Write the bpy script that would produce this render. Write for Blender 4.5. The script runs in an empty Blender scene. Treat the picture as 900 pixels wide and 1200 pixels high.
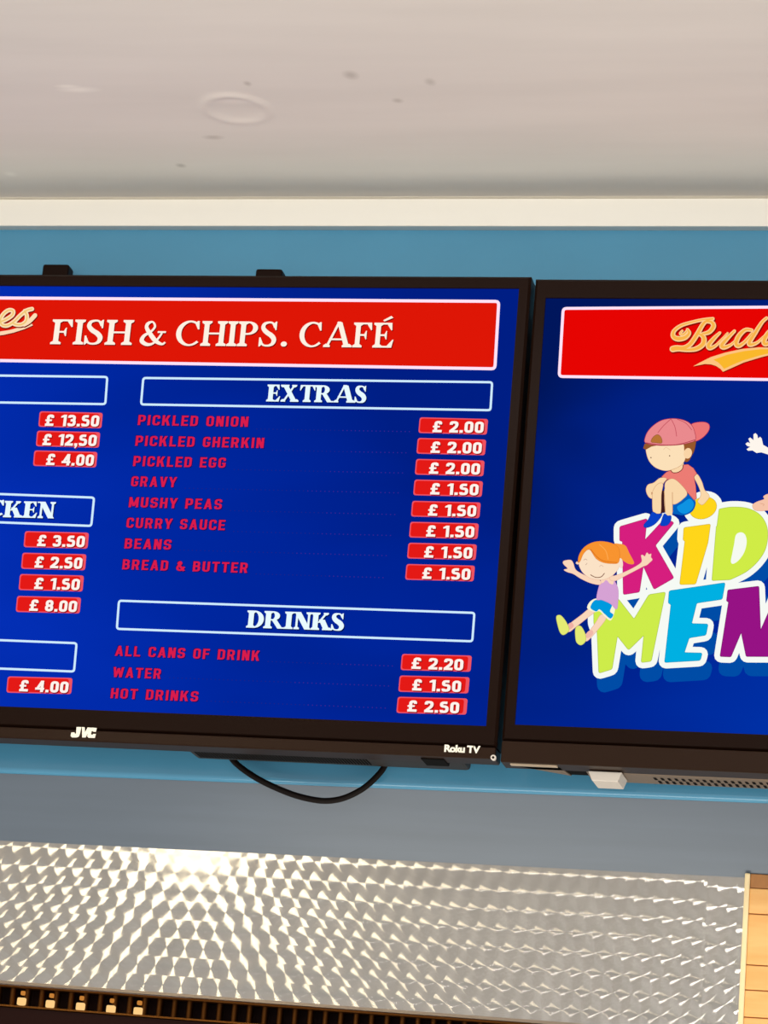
import bpy, bmesh, math, random
from mathutils import Vector, Matrix
from mathutils.geometry import tessellate_polygon
random.seed(4)
C = bpy.context.scene.collection
sc = bpy.context.scene

# ------------------------------------------------------------------ camera
EYE = 1.50                      # eye height above the floor
PITCH, ROLL, YAW, FPX = 0.2817, 0.0876, 0.2262, 3200.0
_cy, _sy = math.cos(YAW), math.sin(YAW)
_f = Matrix.Rotation(YAW, 3, 'Z') @ Vector((0, math.cos(PITCH), math.sin(PITCH)))
_r0 = Vector((_cy, _sy, 0))
_u0 = _r0.cross(_f)
RT = math.cos(ROLL) * _r0 + math.sin(ROLL) * _u0
UP = -math.sin(ROLL) * _r0 + math.cos(ROLL) * _u0
EYEV = Vector((0, 0, EYE))
cam = bpy.data.cameras.new('camera')
cam.sensor_width = 36.0
cam.lens = FPX / 1200.0 * 36.0
cam.clip_start = 0.05
co = bpy.data.objects.new('camera', cam)
C.objects.link(co)
m = Matrix((RT, UP, -_f)).transposed().to_4x4()
m.translation = EYEV
co.matrix_world = m
sc.camera = co

# ------------------------------------------------------------------ world, lights, exposure
vs = sc.view_settings
vs.view_transform = 'Standard'
vs.look = 'None'
vs.exposure = 0.0
vs.gamma = 1.0
vs.use_curve_mapping = False


def lin(c):
    out = []
    for v in c[:3]:
        v = v / 255.0
        out.append(v / 12.92 if v <= 0.04045 else ((v + 0.055) / 1.055) ** 2.4)
    return (out[0], out[1], out[2], 1.0)


w = bpy.data.worlds.new('shop_air')
sc.world = w
w.use_nodes = True
bg = w.node_tree.nodes['Background']
bg.inputs[0].default_value = (1.0, 0.955, 0.90, 1)
bg.inputs[1].default_value = 0.74


def area(name, loc, target, sx, sy, power, color):
    l = bpy.data.lights.new(name, 'AREA')
    l.shape = 'RECTANGLE'
    l.size, l.size_y = sx, sy
    l.energy = power
    l.color = color
    o = bpy.data.objects.new(name, l)
    C.objects.link(o)
    o.location = loc
    d = Vector(target) - Vector(loc)
    o.rotation_euler = d.to_track_quat('-Z', 'Y').to_euler()
    return o


def globe(name, loc, r, power, color):
    l = bpy.data.lights.new(name, 'POINT')
    l.shadow_soft_size = r
    l.energy = power
    l.color = color
    o = bpy.data.objects.new(name, l)
    C.objects.link(o)
    o.location = loc
    return o


# two globe pendants over the customers, an added fill from the front, the lit display case on the counter
globe('globe_pendant_light', (-1.673, 0.5, EYE + 1.001), 0.13, 13, (1.0, 0.86, 0.60))
globe('globe_pendant_light', (-0.080, 0.5, EYE + 0.970), 0.07, 13, (1.0, 0.96, 0.88))
area('front_fill_light', (0.3, -3.2, EYE - 0.3), (-0.7, 3.0, EYE + 0.9), 3.2, 1.6, 9, (0.88, 0.96, 1.0))  # unseen fill light added behind the camera for more light from the front
area('counter_display_light', (-0.40, 2.40, EYE - 0.75), (-0.50, 3.0, EYE + 0.55), 1.7, 0.55, 13.0, (1.0, 0.92, 0.78))
area('overhead_fill_light', (-0.7, 2.15, EYE + 1.285), (-0.7, 3.0, EYE + 0.5), 1.6, 0.20, 8, (1.0, 0.95, 0.88))  # unseen overhead light added to brighten the wall and trim

W = 3.05            # blue wall
YB = 3.10           # back of the recess below it (steel panel)
YT = 2.94           # front of the televisions
YS = 2.943          # their screens
ZC = EYE + 1.3039   # ceiling


def at(px, py, Y):
    """the point of the vertical plane y = Y that the photograph shows at this spot"""
    d = _f * FPX + RT * (px - 450) - UP * (py - 600)
    return EYEV + d * (Y / d.y)


def S(px, py):
    return at(px, py, YS)


# ------------------------------------------------------------------ materials
def nodes_of(name):
    m = bpy.data.materials.new(name)
    m.use_nodes = True
    nt = m.node_tree
    return m, nt, nt.nodes['Principled BSDF']


def mat(name, rgb, rough=0.5, metal=0.0, spec=0.5, noise=0.0, scale=(8, 8, 8), bump=0.0, bscale=60):
    m, nt, p = nodes_of(name)
    c = lin(rgb)
    p.inputs['Base Color'].default_value = c
    p.inputs['Roughness'].default_value = rough
    p.inputs['Metallic'].default_value = metal
    p.inputs['Specular IOR Level'].default_value = spec
    tc = nt.nodes.new('ShaderNodeTexCoord')
    if noise:
        mp = nt.nodes.new('ShaderNodeMapping')
        mp.inputs['Scale'].default_value = scale
        nt.links.new(tc.outputs['Object'], mp.inputs['Vector'])
        n = nt.nodes.new('ShaderNodeTexNoise')
        n.inputs['Scale'].default_value = 1.0
        n.inputs['Detail'].default_value = 5
        nt.links.new(mp.outputs['Vector'], n.inputs['Vector'])
        r = nt.nodes.new('ShaderNodeValToRGB')
        r.color_ramp.elements[0].position = 0.25
        r.color_ramp.elements[1].position = 0.75
        r.color_ramp.elements[0].color = tuple(v * (1 - noise) for v in c[:3]) + (1,)
        r.color_ramp.elements[1].color = tuple(min(1, v * (1 + noise)) for v in c[:3]) + (1,)
        nt.links.new(n.outputs['Fac'], r.inputs['Fac'])
        nt.links.new(r.outputs['Color'], p.inputs['Base Color'])
    if bump:
        n2 = nt.nodes.new('ShaderNodeTexNoise')
        n2.inputs['Scale'].default_value = bscale
        n2.inputs['Detail'].default_value = 4
        nt.links.new(tc.outputs['Object'], n2.inputs['Vector'])
        b = nt.nodes.new('ShaderNodeBump')
        b.inputs['Strength'].default_value = bump
        b.inputs['Distance'].default_value = 0.002
        nt.links.new(n2.outputs['Fac'], b.inputs['Height'])
        nt.links.new(b.outputs['Normal'], p.inputs['Normal'])
    return m


_em = {}


def glow(rgb, strength=1.0):
    """even emitted colour, for the lit screens and the spots between the slats"""
    k = (tuple(rgb), strength)
    if k in _em:
        return _em[k]
    m = bpy.data.materials.new('emitted_colour')
    m.use_nodes = True
    nt = m.node_tree
    nt.nodes.clear()
    e = nt.nodes.new('ShaderNodeEmission')
    e.inputs[0].default_value = lin(rgb)
    e.inputs[1].default_value = strength
    o = nt.nodes.new('ShaderNodeOutputMaterial')
    nt.links.new(e.outputs[0], o.inputs[0])
    _em[k] = m
    return m


def screen_backdrop(name, stops, rot, scale, gx, gz, g0):
    """menu backdrop: blue with soft diagonal waves, as the screen displays it"""
    m = bpy.data.materials.new(name)
    m.use_nodes = True
    nt = m.node_tree
    nt.nodes.clear()
    tc = nt.nodes.new('ShaderNodeTexCoord')
    mp = nt.nodes.new('ShaderNodeMapping')
    mp.inputs['Rotation'].default_value = (0, rot, 0)
    mp.inputs['Scale'].default_value = scale
    n = nt.nodes.new('ShaderNodeTexNoise')
    n.inputs['Scale'].default_value = 1.0
    n.inputs['Detail'].default_value = 3
    n.inputs['Distortion'].default_value = 0.4
    r = nt.nodes.new('ShaderNodeValToRGB')
    els = r.color_ramp.elements
    els[0].position, els[0].color = stops[0][0], lin(stops[0][1])
    els[1].position, els[1].color = stops[-1][0], lin(stops[-1][1])
    for pz, cz in stops[1:-1]:
        e = els.new(pz)
        e.color = lin(cz)
    em = nt.nodes.new('ShaderNodeEmission')
    o = nt.nodes.new('ShaderNodeOutputMaterial')
    L = nt.links.new
    L(tc.outputs['Object'], mp.inputs['Vector'])
    L(mp.outputs['Vector'], n.inputs['Vector'])
    dt = nt.nodes.new('ShaderNodeVectorMath')
    dt.operation = 'DOT_PRODUCT'
    dt.inputs[1].default_value = (gx, 0, gz)
    L(tc.outputs['Object'], dt.inputs[0])
    ma = nt.nodes.new('ShaderNodeMath')
    ma.operation = 'MULTIPLY_ADD'
    ma.inputs[1].default_value = 0.9
    ma.inputs[2].default_value = g0 - 0.45
    L(n.outputs['Fac'], ma.inputs[0])
    ad = nt.nodes.new('ShaderNodeMath')
    L(ma.outputs[0], ad.inputs[0])
    L(dt.outputs['Value'], ad.inputs[1])
    L(ad.outputs[0], r.inputs['Fac'])
    L(r.outputs['Color'], em.inputs[0])
    L(em.outputs[0], o.inputs[0])
    return m


M_ceiling = mat('ceiling_paint', (219, 212, 204), 0.75, spec=0.3, noise=0.05, scale=(2.0, 14, 4), bump=0.12, bscale=18)
M_bead = mat('filler_bead', (236, 228, 212), 0.7)
M_white = mat('white_gloss_paint', (250, 247, 238), 0.35, noise=0.015, scale=(3, 10, 30))
M_blue = mat('blue_gloss_paint', (80, 148, 184), 0.13, spec=0.5, noise=0.06, scale=(5, 5, 9), bump=0.10, bscale=40)
M_fascia = mat('shade_grey_fascia', (98, 110, 124), 0.30, spec=0.5, noise=0.08, scale=(3, 40, 40))  # grey of the shaded undercut put into the base colour
M_black = mat('black_bezel_plastic', (26, 12, 6), 0.4, spec=0.06)
M_chin = mat('black_brushed_chin', (40, 24, 14), 0.35, spec=0.10)
M_housing = mat('dark_housing_plastic', (36, 28, 22), 0.55)
M_housing_l = mat('grey_housing_plastic', (112, 98, 84), 0.55)
M_hole = mat('vent_hole_black', (8, 6, 5), 0.8, spec=0.1)
M_module = mat('silver_plastic', (214, 206, 196), 0.4)
M_tip = mat('tan_metal_lip', (196, 176, 150), 0.35, metal=0.3)
M_logo = mat('cream_logo_print', (252, 246, 228), 0.4)
M_cable = mat('black_cable_rubber', (16, 8, 6), 0.6, spec=0.15)
M_brass = mat('brass', (84, 50, 20), 0.45, metal=1.0)
M_brass_rail = mat('brass_rail', (110, 68, 28), 0.4, metal=1.0)
M_dark = mat('dark_brown_enamel', (30, 8, 4), 0.5, spec=0.1)
M_steel_edge = mat('steel_edge', (150, 135, 120), 0.35, metal=1.0)


# ------------------------------------------------------------------ mesh helpers
def tagp(o, label=None, cat=None, group=None, kind=None):
    if label: o['label'] = label
    if cat: o['category'] = cat
    if group: o['group'] = group
    if kind: o['kind'] = kind
    return o


def empty(name, loc):
    o = bpy.data.objects.new(name, None)
    o.empty_display_size = 0.1
    C.objects.link(o)
    o.location = loc
    return o


def base_of(o):
    v = Vector((0, 0, 0))
    while o is not None:
        v = v + Vector(o.location)
        o = o.parent
    return v


class MB:
    """collects faces in world coordinates, links them as one mesh object"""

    def __init__(self):
        self.v, self.f, self.mi, self.mats, self.sm = [], [], [], [], []

    def slot(self, m):
        if m not in self.mats:
            self.mats.append(m)
        return self.mats.index(m)

    def face(self, pts, m, smooth=False):
        b = len(self.v)
        self.v += [tuple(p) for p in pts]
        self.f.append(list(range(b, b + len(pts))))
        self.mi.append(self.slot(m))
        self.sm.append(smooth)

    def mesh(self, vs, fs, m, smooth=False):
        b = len(self.v)
        self.v += [tuple(p) for p in vs]
        for f in fs:
            self.f.append([b + i for i in f])
            self.mi.append(self.slot(m))
            self.sm.append(smooth)

    def bm(self, bm, m, smooth=False):
        bm.verts.ensure_lookup_table()
        bm.verts.index_update()
        self.mesh([v.co.copy() for v in bm.verts], [[v.index for v in f.verts] for f in bm.faces], m, smooth)
        bm.free()

    def box(self, x0, x1, y0, y1, z0, z1, m, bev=0.0, seg=2):
        bm = bmesh.new()
        bmesh.ops.create_cube(bm, size=1)
        for v in bm.verts:
            v.co = Vector(((x0 + x1) / 2 + v.co.x * (x1 - x0), (y0 + y1) / 2 + v.co.y * (y1 - y0), (z0 + z1) / 2 + v.co.z * (z1 - z0)))
        if bev:
            bmesh.ops.bevel(bm, geom=list(bm.edges), offset=bev, segments=seg, affect='EDGES', profile=0.5)
        self.bm(bm, m, False)

    def tube(self, pts, r, m, seg=12, cap=True):
        n = len(pts)
        rings = []
        for i, p in enumerate(pts):
            t = (Vector(pts[min(i + 1, n - 1)]) - Vector(pts[max(i - 1, 0)])).normalized()
            a = t.cross(Vector((0, 1, 0)))
            if a.length < 1e-4:
                a = Vector((1, 0, 0))
            a.normalize()
            b = t.cross(a)
            rr = r[i] if isinstance(r, (list, tuple)) else r
            rings.append([Vector(p) + rr * (math.cos(2 * math.pi * k / seg) * a + math.sin(2 * math.pi * k / seg) * b) for k in range(seg)])
        vs = [q for R in rings for q in R]
        fs = []
        for i in range(n - 1):
            for k in range(seg):
                k2 = (k + 1) % seg
                fs.append([i * seg + k, i * seg + k2, (i + 1) * seg + k2, (i + 1) * seg + k])
        if cap:
            fs.append(list(range(seg))[::-1])
            fs.append([(n - 1) * seg + k for k in range(seg)])
        self.mesh(vs, fs, m, True)

    def build(self, name, parent=None, loc=None):
        if parent is not None:
            o0 = base_of(parent)
        elif loc is not None:
            o0 = Vector(loc)
        else:
            xs, ys, zs = zip(*self.v)
            o0 = Vector(((min(xs) + max(xs)) / 2, (min(ys) + max(ys)) / 2, min(zs)))
        me = bpy.data.meshes.new(name)
        me.from_pydata([(x - o0.x, y - o0.y, z - o0.z) for x, y, z in self.v], [], self.f)
        for mm in self.mats:
            me.materials.append(mm)
        for p, i, s in zip(me.polygons, self.mi, self.sm):
            p.material_index = i
            p.use_smooth = s
        me.validate()
        me.update()
        o = bpy.data.objects.new(name, me)
        C.objects.link(o)
        if parent is not None:
            o.parent = parent
        else:
            o.location = o0
        return o


def rects_ring(mb, X0, X1, Z0, Z1, x0, x1, z0, z1, ya, yb, m, bev=0.003):
    """rectangular frame with an opening; ya front, yb back, its outer front edge chamfered"""
    def loop(a, b, c, d, y):
        return [Vector((a, y, c)), Vector((b, y, c)), Vector((b, y, d)), Vector((a, y, d))]
    Ls = [loop(x0, x1, z0, z1, yb), loop(x0, x1, z0, z1, ya), loop(X0 + bev, X1 - bev, Z0 + bev, Z1 - bev, ya),
          loop(X0, X1, Z0, Z1, ya + bev), loop(X0, X1, Z0, Z1, yb)]
    vs = [p for L in Ls for p in L]
    fs = []
    for i in range(len(Ls)):
        j = (i + 1) % len(Ls)
        for k in range(4):
            k2 = (k + 1) % 4
            fs.append([i * 4 + k, i * 4 + k2, j * 4 + k2, j * 4 + k])
    mb.mesh(vs, fs, m)


# ------------------------------------------------------------------ flat graphics shown on screens
def catmull(pts, n=6, closed=True):
    P = [tuple(p) for p in pts]
    k = len(P)
    out = []
    rng = range(k) if closed else range(k - 1)
    for i in rng:
        if closed:
            a, b, c, d = P[(i - 1) % k], P[i], P[(i + 1) % k], P[(i + 2) % k]
        else:
            a, b, c, d = P[max(i - 1, 0)], P[i], P[i + 1], P[min(i + 2, k - 1)]
        for s in range(n):
            t = s / n
            out.append(tuple(0.5 * (2 * b[j] + (c[j] - a[j]) * t + (2 * a[j] - 5 * b[j] + 4 * c[j] - d[j]) * t * t
                                    + (3 * b[j] - a[j] - 3 * c[j] + d[j]) * t ** 3) for j in range(len(b))))
    if not closed:
        out.append(P[-1])
    return out


def rounded(pts, r, n=4):
    """polygon with its corners rounded by about r"""
    out = []
    k = len(pts)
    for i in range(k):
        a, b, c = Vector(pts[i - 1]), Vector(pts[i]), Vector(pts[(i + 1) % k])
        d1, d2 = (a - b), (c - b)
        q = min(r, d1.length * 0.45, d2.length * 0.45)
        p1, p2 = b + d1.normalized() * q, b + d2.normalized() * q
        for s in range(n + 1):
            t = s / n
            v = (1 - t) ** 2 * p1 + 2 * t * (1 - t) * b + t * t * p2
            out.append((v.x, v.y))
    return out


def fill(mb, q, m):
    """flat outline q filled with triangles facing the room"""
    if len(q) == 4:
        mb.face(q, m)
        return
    tri = tessellate_polygon([[Vector((p.x, p.z, 0)) for p in q]])
    fs = []
    for t in tri:
        a, b, c = (q[i] for i in t)
        k = (b.x - a.x) * (c.z - a.z) - (c.x - a.x) * (b.z - a.z)
        fs.append(list(t) if k > 0 else list(t)[::-1])
    mb.mesh(q, fs, m)


class SG:
    """flat graphics in photograph coordinates, laid on the screen plane in thin layers"""

    def __init__(self, base=0.0002, step=0.00005):
        self.mb = MB()
        self.y = YS - base
        self.step = step

    def up(self):
        self.y -= self.step

    def put(self, pts, m):
        q = []
        for (a, b) in pts:
            p = S(a, b)
            q.append(Vector((p.x, self.y, p.z)))
        ar = sum(q[i].x * q[(i + 1) % len(q)].z - q[(i + 1) % len(q)].x * q[i].z for i in range(len(q)))
        if ar < 0:
            q.reverse()
        fill(self.mb, q, m)

    def poly(self, pts, rgb, T=None, curve=False, n=5, r=0):
        if T: pts = [T(*p) for p in pts]
        if curve: pts = catmull(pts, n)
        elif r: pts = rounded(pts, r)
        self.up()
        self.put(pts, glow(rgb))

    def ellipse(self, c, rx, ry, ang, rgb, T=None, n=28):
        pts = []
        for k in range(n):
            a = 2 * math.pi * k / n
            x, y = rx * math.cos(a), ry * math.sin(a)
            pts.append((c[0] + x * math.cos(ang) - y * math.sin(ang), c[1] + x * math.sin(ang) + y * math.cos(ang)))
        self.poly(pts, rgb, T)

    def stroke(self, pts, wd, rgb, T=None, closed=False, curve=True, n=6, up=True):
        """line of round brush; wd a number or a list, in photograph pixels"""
        if T: pts = [T(*p) for p in pts]
        if not isinstance(wd, (list, tuple)):
            wd = [wd] * len(pts)
        P = [(p[0], p[1], q) for p, q in zip(pts, wd)]
        if curve: P = catmull(P, n, closed)
        if closed: P = P + [P[0]]
        if up: self.up()
        g = glow(rgb)
        for i, (x, y, d) in enumerate(P):
            self.put([(x + d / 2 * math.cos(k * math.pi / 6), y + d / 2 * math.sin(k * math.pi / 6)) for k in range(12)], g)
            if i:
                x0, y0, d0 = P[i - 1]
                L = math.hypot(x - x0, y - y0)
                if L > 1e-5:
                    nx, ny = -(y - y0) / L, (x - x0) / L
                    self.put([(x0 + nx * d0 / 2, y0 + ny * d0 / 2), (x + nx * d / 2, y + ny * d / 2),
                              (x - nx * d / 2, y - ny * d / 2), (x0 - nx * d0 / 2, y0 - ny * d0 / 2)], g)

    def frame(self, corners, wd, rgb, r=3):
        """rounded outline through four corners"""
        P = rounded(corners, r, 3)
        self.stroke(P, wd, rgb, closed=True, curve=False)

    # letters: polygons given in plane metres (x right, z up), fitted to a box
    def glyphs(self, polys, box, m, dz=0.0, dx=0.0):
        x0, x1, z0, z1 = box
        xs = [p[0] for q in polys for p in q[0]]
        a, b = min(xs), max(xs)
        top = polys[0][1]
        sx, sz = (x1 - x0) / (b - a), (z1 - z0) / top
        self.up()
        for q, _ in polys:
            pts = [Vector((x0 + (p[0] - a) * sx + dx, self.y, z0 + p[1] * sz + dz)) for p in q]
            ar = sum(pts[i].x * pts[(i + 1) % len(pts)].z - pts[(i + 1) % len(pts)].x * pts[i].z for i in range(len(pts)))
            if ar < 0: pts.reverse()
            fill(self.mb, pts, m)

    def build(self, name, parent):
        return self.mb.build(name, parent)


def tbox(l, rgt, cap):
    """box of a line of writing: pixel of its left and right ends on the baseline, cap height in px"""
    a, b, t = S(*l), S(*rgt), S(l[0], l[1] - cap)
    z = (a.z + b.z) / 2
    return (a.x, b.x, z, z + (t.z - a.z))


_txt = {}


def sans(body, bold=0.03, space=1.0):
    """writing in Blender's own typeface as flat triangles; first item carries the cap height"""
    k = (body, bold, space)
    if k in _txt: return _txt[k]
    cu = bpy.data.curves.new('writing', 'FONT')
    cu.body = body
    cu.size = 1.0
    cu.offset = bold
    cu.space_character = space
    cu.resolution_u = 4
    cu.fill_mode = 'FRONT'
    o = bpy.data.objects.new('writing', cu)
    C.objects.link(o)
    bpy.context.view_layer.update()
    dg = bpy.context.evaluated_depsgraph_get()
    me = o.evaluated_get(dg).to_mesh()
    vs = [v.co.copy() for v in me.vertices]
    top = max(v.y for v in vs)
    out = [([(vs[i].x, vs[i].y + bold) for i in p.vertices], top + bold) for p in me.polygons]
    o.evaluated_get(dg).to_mesh_clear()
    bpy.data.objects.remove(o)
    bpy.data.curves.remove(cu)
    _txt[k] = out
    return out


# ---- a bold serif alphabet drawn for the headings
def ribbon(pts, n=8):
    P = catmull(pts, n, False)
    out = []
    L, R = [], []
    for i, (x, y, wd) in enumerate(P):
        x0, y0, _ = P[max(i - 1, 0)]
        x1, y1, _ = P[min(i + 1, len(P) - 1)]
        d = math.hypot(x1 - x0, y1 - y0) or 1
        nx, ny = -(y1 - y0) / d, (x1 - x0) / d
        L.append((x + nx * wd / 2, y + ny * wd / 2))
        R.append((x - nx * wd / 2, y - ny * wd / 2))
    for i in range(len(P) - 1):
        out.append([L[i], L[i + 1], R[i + 1], R[i]])
    return out


def serif_glyph(ch, Wd, h, s):
    def R(x0, x1, y0, y1): return [(x0, y0), (x1, y0), (x1, y1), (x0, y1)]

    def slab(x0, x1, top):      # bracketed serif on a stem x0..x1
        b = h * 0.9
        if top: return [(x0 - s, 1), (x1 + s, 1), (x1 + s, 1 - h), (x1, 1 - h - b), (x0, 1 - h - b), (x0 - s, 1 - h)]
        return [(x0 - s, 0), (x0 - s, h), (x0, h + b), (x1, h + b), (x1 + s, h), (x1 + s, 0)]

    def stem(x, wd=None, t=True, b=True):
        wd = wd or Wd
        q = [R(x, x + wd, 0, 1)]
        if t: q.append(slab(x, x + wd, True))
        if b: q.append(slab(x, x + wd, False))
        return q

    def diag(xa, ya, xb, yb, wd):
        return [(xa, ya), (xa + wd, ya), (xb + wd, yb), (xb, yb)]

    def bowl(cx, cy, rx, ry, tk, hh):   # right half ring
        q = []
        N = 14
        for k in range(N):
            a0, a1 = -math.pi / 2 + math.pi * k / N, -math.pi / 2 + math.pi * (k + 1) / N
            o = [(cx + rx * math.cos(a), cy + ry * math.sin(a)) for a in (a0, a1)]
            i = [(cx + (rx - tk) * math.cos(a), cy + (ry - hh) * math.sin(a)) for a in (a0, a1)]
            q.append([o[0], o[1], i[1], i[0]])
        return q
    if ch == ' ': return [], 0.36
    if ch == '.':
        r = Wd * 0.62
        return [[(s + r + r * math.cos(a * math.pi / 6), r + r * math.sin(a * math.pi / 6)) for a in range(12)]], 2 * r + 2 * s
    if ch == 'I': return stem(s), Wd + 2 * s
    if ch in 'FEÉ':
        e = 0.56
        xr = s + e
        q = stem(s)
        q += [R(s, xr, 1 - h, 1), [(xr, 1), (xr - h, 1), (xr - 0.16, 1 - h), (xr - 0.02, 1 - 0.30), (xr + 0.02, 1 - 0.30)]]
        m_ = s + Wd + 0.20
        q += [R(s, m_, 0.5 - h / 2, 0.5 + h / 2), [(m_ - .07, 0.5), (m_, 0.5 + .17), (m_ + 0.03, 0.5 + .17), (m_ + 0.03, 0.5 - .17), (m_, 0.5 - .17)]]
        if ch != 'F':
            q += [R(s, xr + .03, 0, h), [(xr + .03, 0), (xr + .09, 0.32), (xr + .05, 0.32), (xr - .14, h), (xr - .14, 0)]]
        if ch == 'É':
            q.append([(s + .22, 1.10), (s + .50, 1.28), (s + .58, 1.20), (s + .27, 1.05)])
        return q, xr + (0.10 if ch != 'F' else 0.06)
    if ch == 'H':
        x2 = s + Wd + 0.36
        return stem(s) + stem(x2) + [R(s, x2 + Wd, .5 - h / 2, .5 + h / 2)], x2 + Wd + s
    if ch in 'PR':
        q = stem(s)
        x = s + Wd
        q += bowl(x + 0.08, 0.73, 0.27 + Wd * .35, 0.27, Wd, h)
        q += [R(x - .02, x + .09, 1 - h, 1), R(x - .02, x + .09, 0.46, 0.46 + h)]
        if ch == 'P': return q, x + 0.40 + Wd * .35
        q += [diag(x + .36, 0, x + .04, 0.5, Wd), [(x + .36, 0), (x + .36, h), (x + .44 + Wd, h), (x + .44 + Wd, 0)]]
        return q, x + 0.44 + Wd
    if ch == 'D':
        q = stem(s)
        x = s + Wd
        q += bowl(x + 0.04, 0.5, 0.36 + Wd * .4, 0.5, Wd, h)
        q += [R(x - .02, x + .05, 1 - h, 1), R(x - .02, x + .05, 0, h)]
        return q, x + .42 + Wd * .4
    if ch == 'T':
        a = 0.80
        c = a / 2
        q = [R(0, a, 1 - h, 1)] + stem(c - Wd / 2, None, False, True)
        q += [[(0, 1), (h, 1), (.15, 1 - h), (0.03, .68), (-.01, .68)], [(a, 1), (a - h, 1), (a - .15, 1 - h), (a - .03, .68), (a + .01, .68)]]
        return q, a + .02
    if ch == 'X':
        a = 0.62
        wd = Wd * 1.12
        q = [diag(s, 1, s + a - .06, 0, wd), diag(s + .05, 0, s + a - .02, 1, h * 1.5)]
        q += [slab(s, s + wd, True), slab(s + a - .06, s + a - .06 + wd, False), slab(s + .05, s + .05 + h, False), slab(s + a - .02, s + a + h, True)]
        return q, s + a + wd + s
    if ch == 'A':
        a = 0.40
        wd = Wd * 1.1
        q = [diag(s + .02, 0, s + a, 1, h * 1.3), diag(s + a - .02, 1, s + a + .30, 0, wd), R(s + .14, s + a + .26, .28, .28 + h)]
        q += [[(s + a - .02, 1), (s + a + wd * .8, 1), (s + a + wd * .55, 1.03), (s + a, 1.03)]]
        q += [slab(s + .03, s + .03 + h, False), slab(s + a + .30, s + a + .30 + wd, False)]
        return q, s + a + .30 + wd + s
    if ch == 'N':
        x2 = s + .60
        q = stem(s + .06, h * 1.3, False, True) + stem(x2 + .04, h * 1.3, True, False)
        q += [diag(s - .02, 1, x2 - Wd * .35, 0, Wd * 1.2), [(s - .02 - s, 1), (s + Wd, 1), (s + Wd, 1 - h), (-.02, 1 - h)]]
        return q, x2 + .04 + h * 1.3 + s
    if ch == 'K':
        x = s + Wd
        q = stem(s) + [diag(x - .02, .42, x + .33, 1, h * 1.5), diag(x + .30, 0, x + .03, .60, Wd * 1.15)]
        q += [slab(x + .33, x + .33 + h, True), slab(x + .31, x + .31 + Wd * 1.1, False)]
        return q, x + .31 + Wd * 1.1 + s
    if ch == 'C':
        P = []
        for k in range(13):
            a = math.radians(48 + k * (316 - 48) / 12)
            t = abs(math.cos(a)) if math.cos(a) < 0 else 0.25 * abs(math.cos(a))
            wd = h + (Wd * 1.05 - h) * t
            P.append((0.46 + (0.46 - wd / 2) * math.cos(a), 0.5 + (0.515 - wd / 2) * math.sin(a), wd))
        q = ribbon(P, 3)
        q += [[(.70, 1.0), (.76, 1.0), (.78, .66), (.73, .66), (.62, .90)]]
        return q, 0.84
    if ch == 'S':
        P = [(.50, .76, h), (.42, .93, h), (.29, .965, h * 1.1), (.14, .90, Wd * .70), (.11, .74, Wd * .85), (.22, .58, Wd * 1.0), (.40, .44, Wd * 1.05),
             (.50, .28, Wd * .95), (.46, .11, Wd * .75), (.32, .035, h * 1.1), (.14, .07, h), (.05, .26, h)]
        q = ribbon(P, 5)
        q += [[(.52, 1.0), (.56, 1.0), (.56, .66), (.52, .66), (.43, .90)], [(.0, .0), (.04, .0), (.13, .11), (.05, .36), (.0, .36)]]
        return q, 0.64
    if ch == '&':
        P = [(.80, .50, h), (.70, .30, h * 1.1), (.52, .08, Wd * .5), (.30, .03, Wd * .8), (.10, .17, Wd * .95), (.16, .38, Wd * .75), (.40, .56, h * 1.2),
             (.52, .76, Wd * .5), (.42, .94, h), (.26, .88, Wd * .75), (.22, .72, Wd * .8), (.36, .48, Wd * .95), (.60, .18, Wd * .95), (.84, .05, h * 1.3), (.95, .13, h)]
        q = ribbon(P, 5)
        q += [R(.64, .94, .50, .50 + h)]
        return q, 1.0
    return [], .4


def serif(body, Wd, h=0.075, s=0.09, track=0.05):
    x = 0
    out = []
    for ch in body:
        q, adv = serif_glyph(ch, Wd, h, s)
        for p in q:
            out.append(([(a + x, b) for a, b in p], 1.0))
        x += adv + track
    return out


def mitre(path, t, closed=False):
    """band of width t along a polyline, as quads"""
    n = len(path)
    L_, R_ = [], []
    for i, (x, y) in enumerate(path):
        a = path[i - 1] if (i or closed) else None
        c = path[(i + 1) % n] if (i < n - 1 or closed) else None
        def nrm(p, q):
            d = math.hypot(q[0] - p[0], q[1] - p[1]) or 1
            return (-(q[1] - p[1]) / d, (q[0] - p[0]) / d)
        ns = []
        if a: ns.append(nrm(a, (x, y)))
        if c: ns.append(nrm((x, y), c))
        mx, my = sum(q[0] for q in ns) / len(ns), sum(q[1] for q in ns) / len(ns)
        k = max(mx * mx + my * my, 0.25)
        mx, my = mx / k * t / 2, my / k * t / 2
        L_.append((x + mx, y + my))
        R_.append((x - mx, y - my))
    return [[L_[i], L_[(i + 1) % n], R_[(i + 1) % n], R_[i]] for i in range(n if closed else n - 1)]


def round_path(pts, r, closed=False, n=4):
    out = []
    k = len(pts)
    for i in range(k):
        if not closed and i in (0, k - 1):
            out.append(tuple(pts[i]))
            continue
        a, b, c = Vector(pts[i - 1]), Vector(pts[i]), Vector(pts[(i + 1) % k])
        d1, d2 = a - b, c - b
        q = min(r, d1.length * .5, d2.length * .5)
        p1, p2 = b + d1.normalized() * q, b + d2.normalized() * q
        for s in range(n + 1):
            t = s / n
            v = (1 - t) ** 2 * p1 + 2 * t * (1 - t) * b + t * t * p2
            out.append((v.x, v.y))
    q = [out[0]]
    for p in out[1:]:
        if math.hypot(p[0] - q[-1][0], p[1] - q[-1][1]) > 1e-4: q.append(p)
    if closed and math.hypot(q[0][0] - q[-1][0], q[0][1] - q[-1][1]) < 1e-4: q.pop()
    return q


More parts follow.
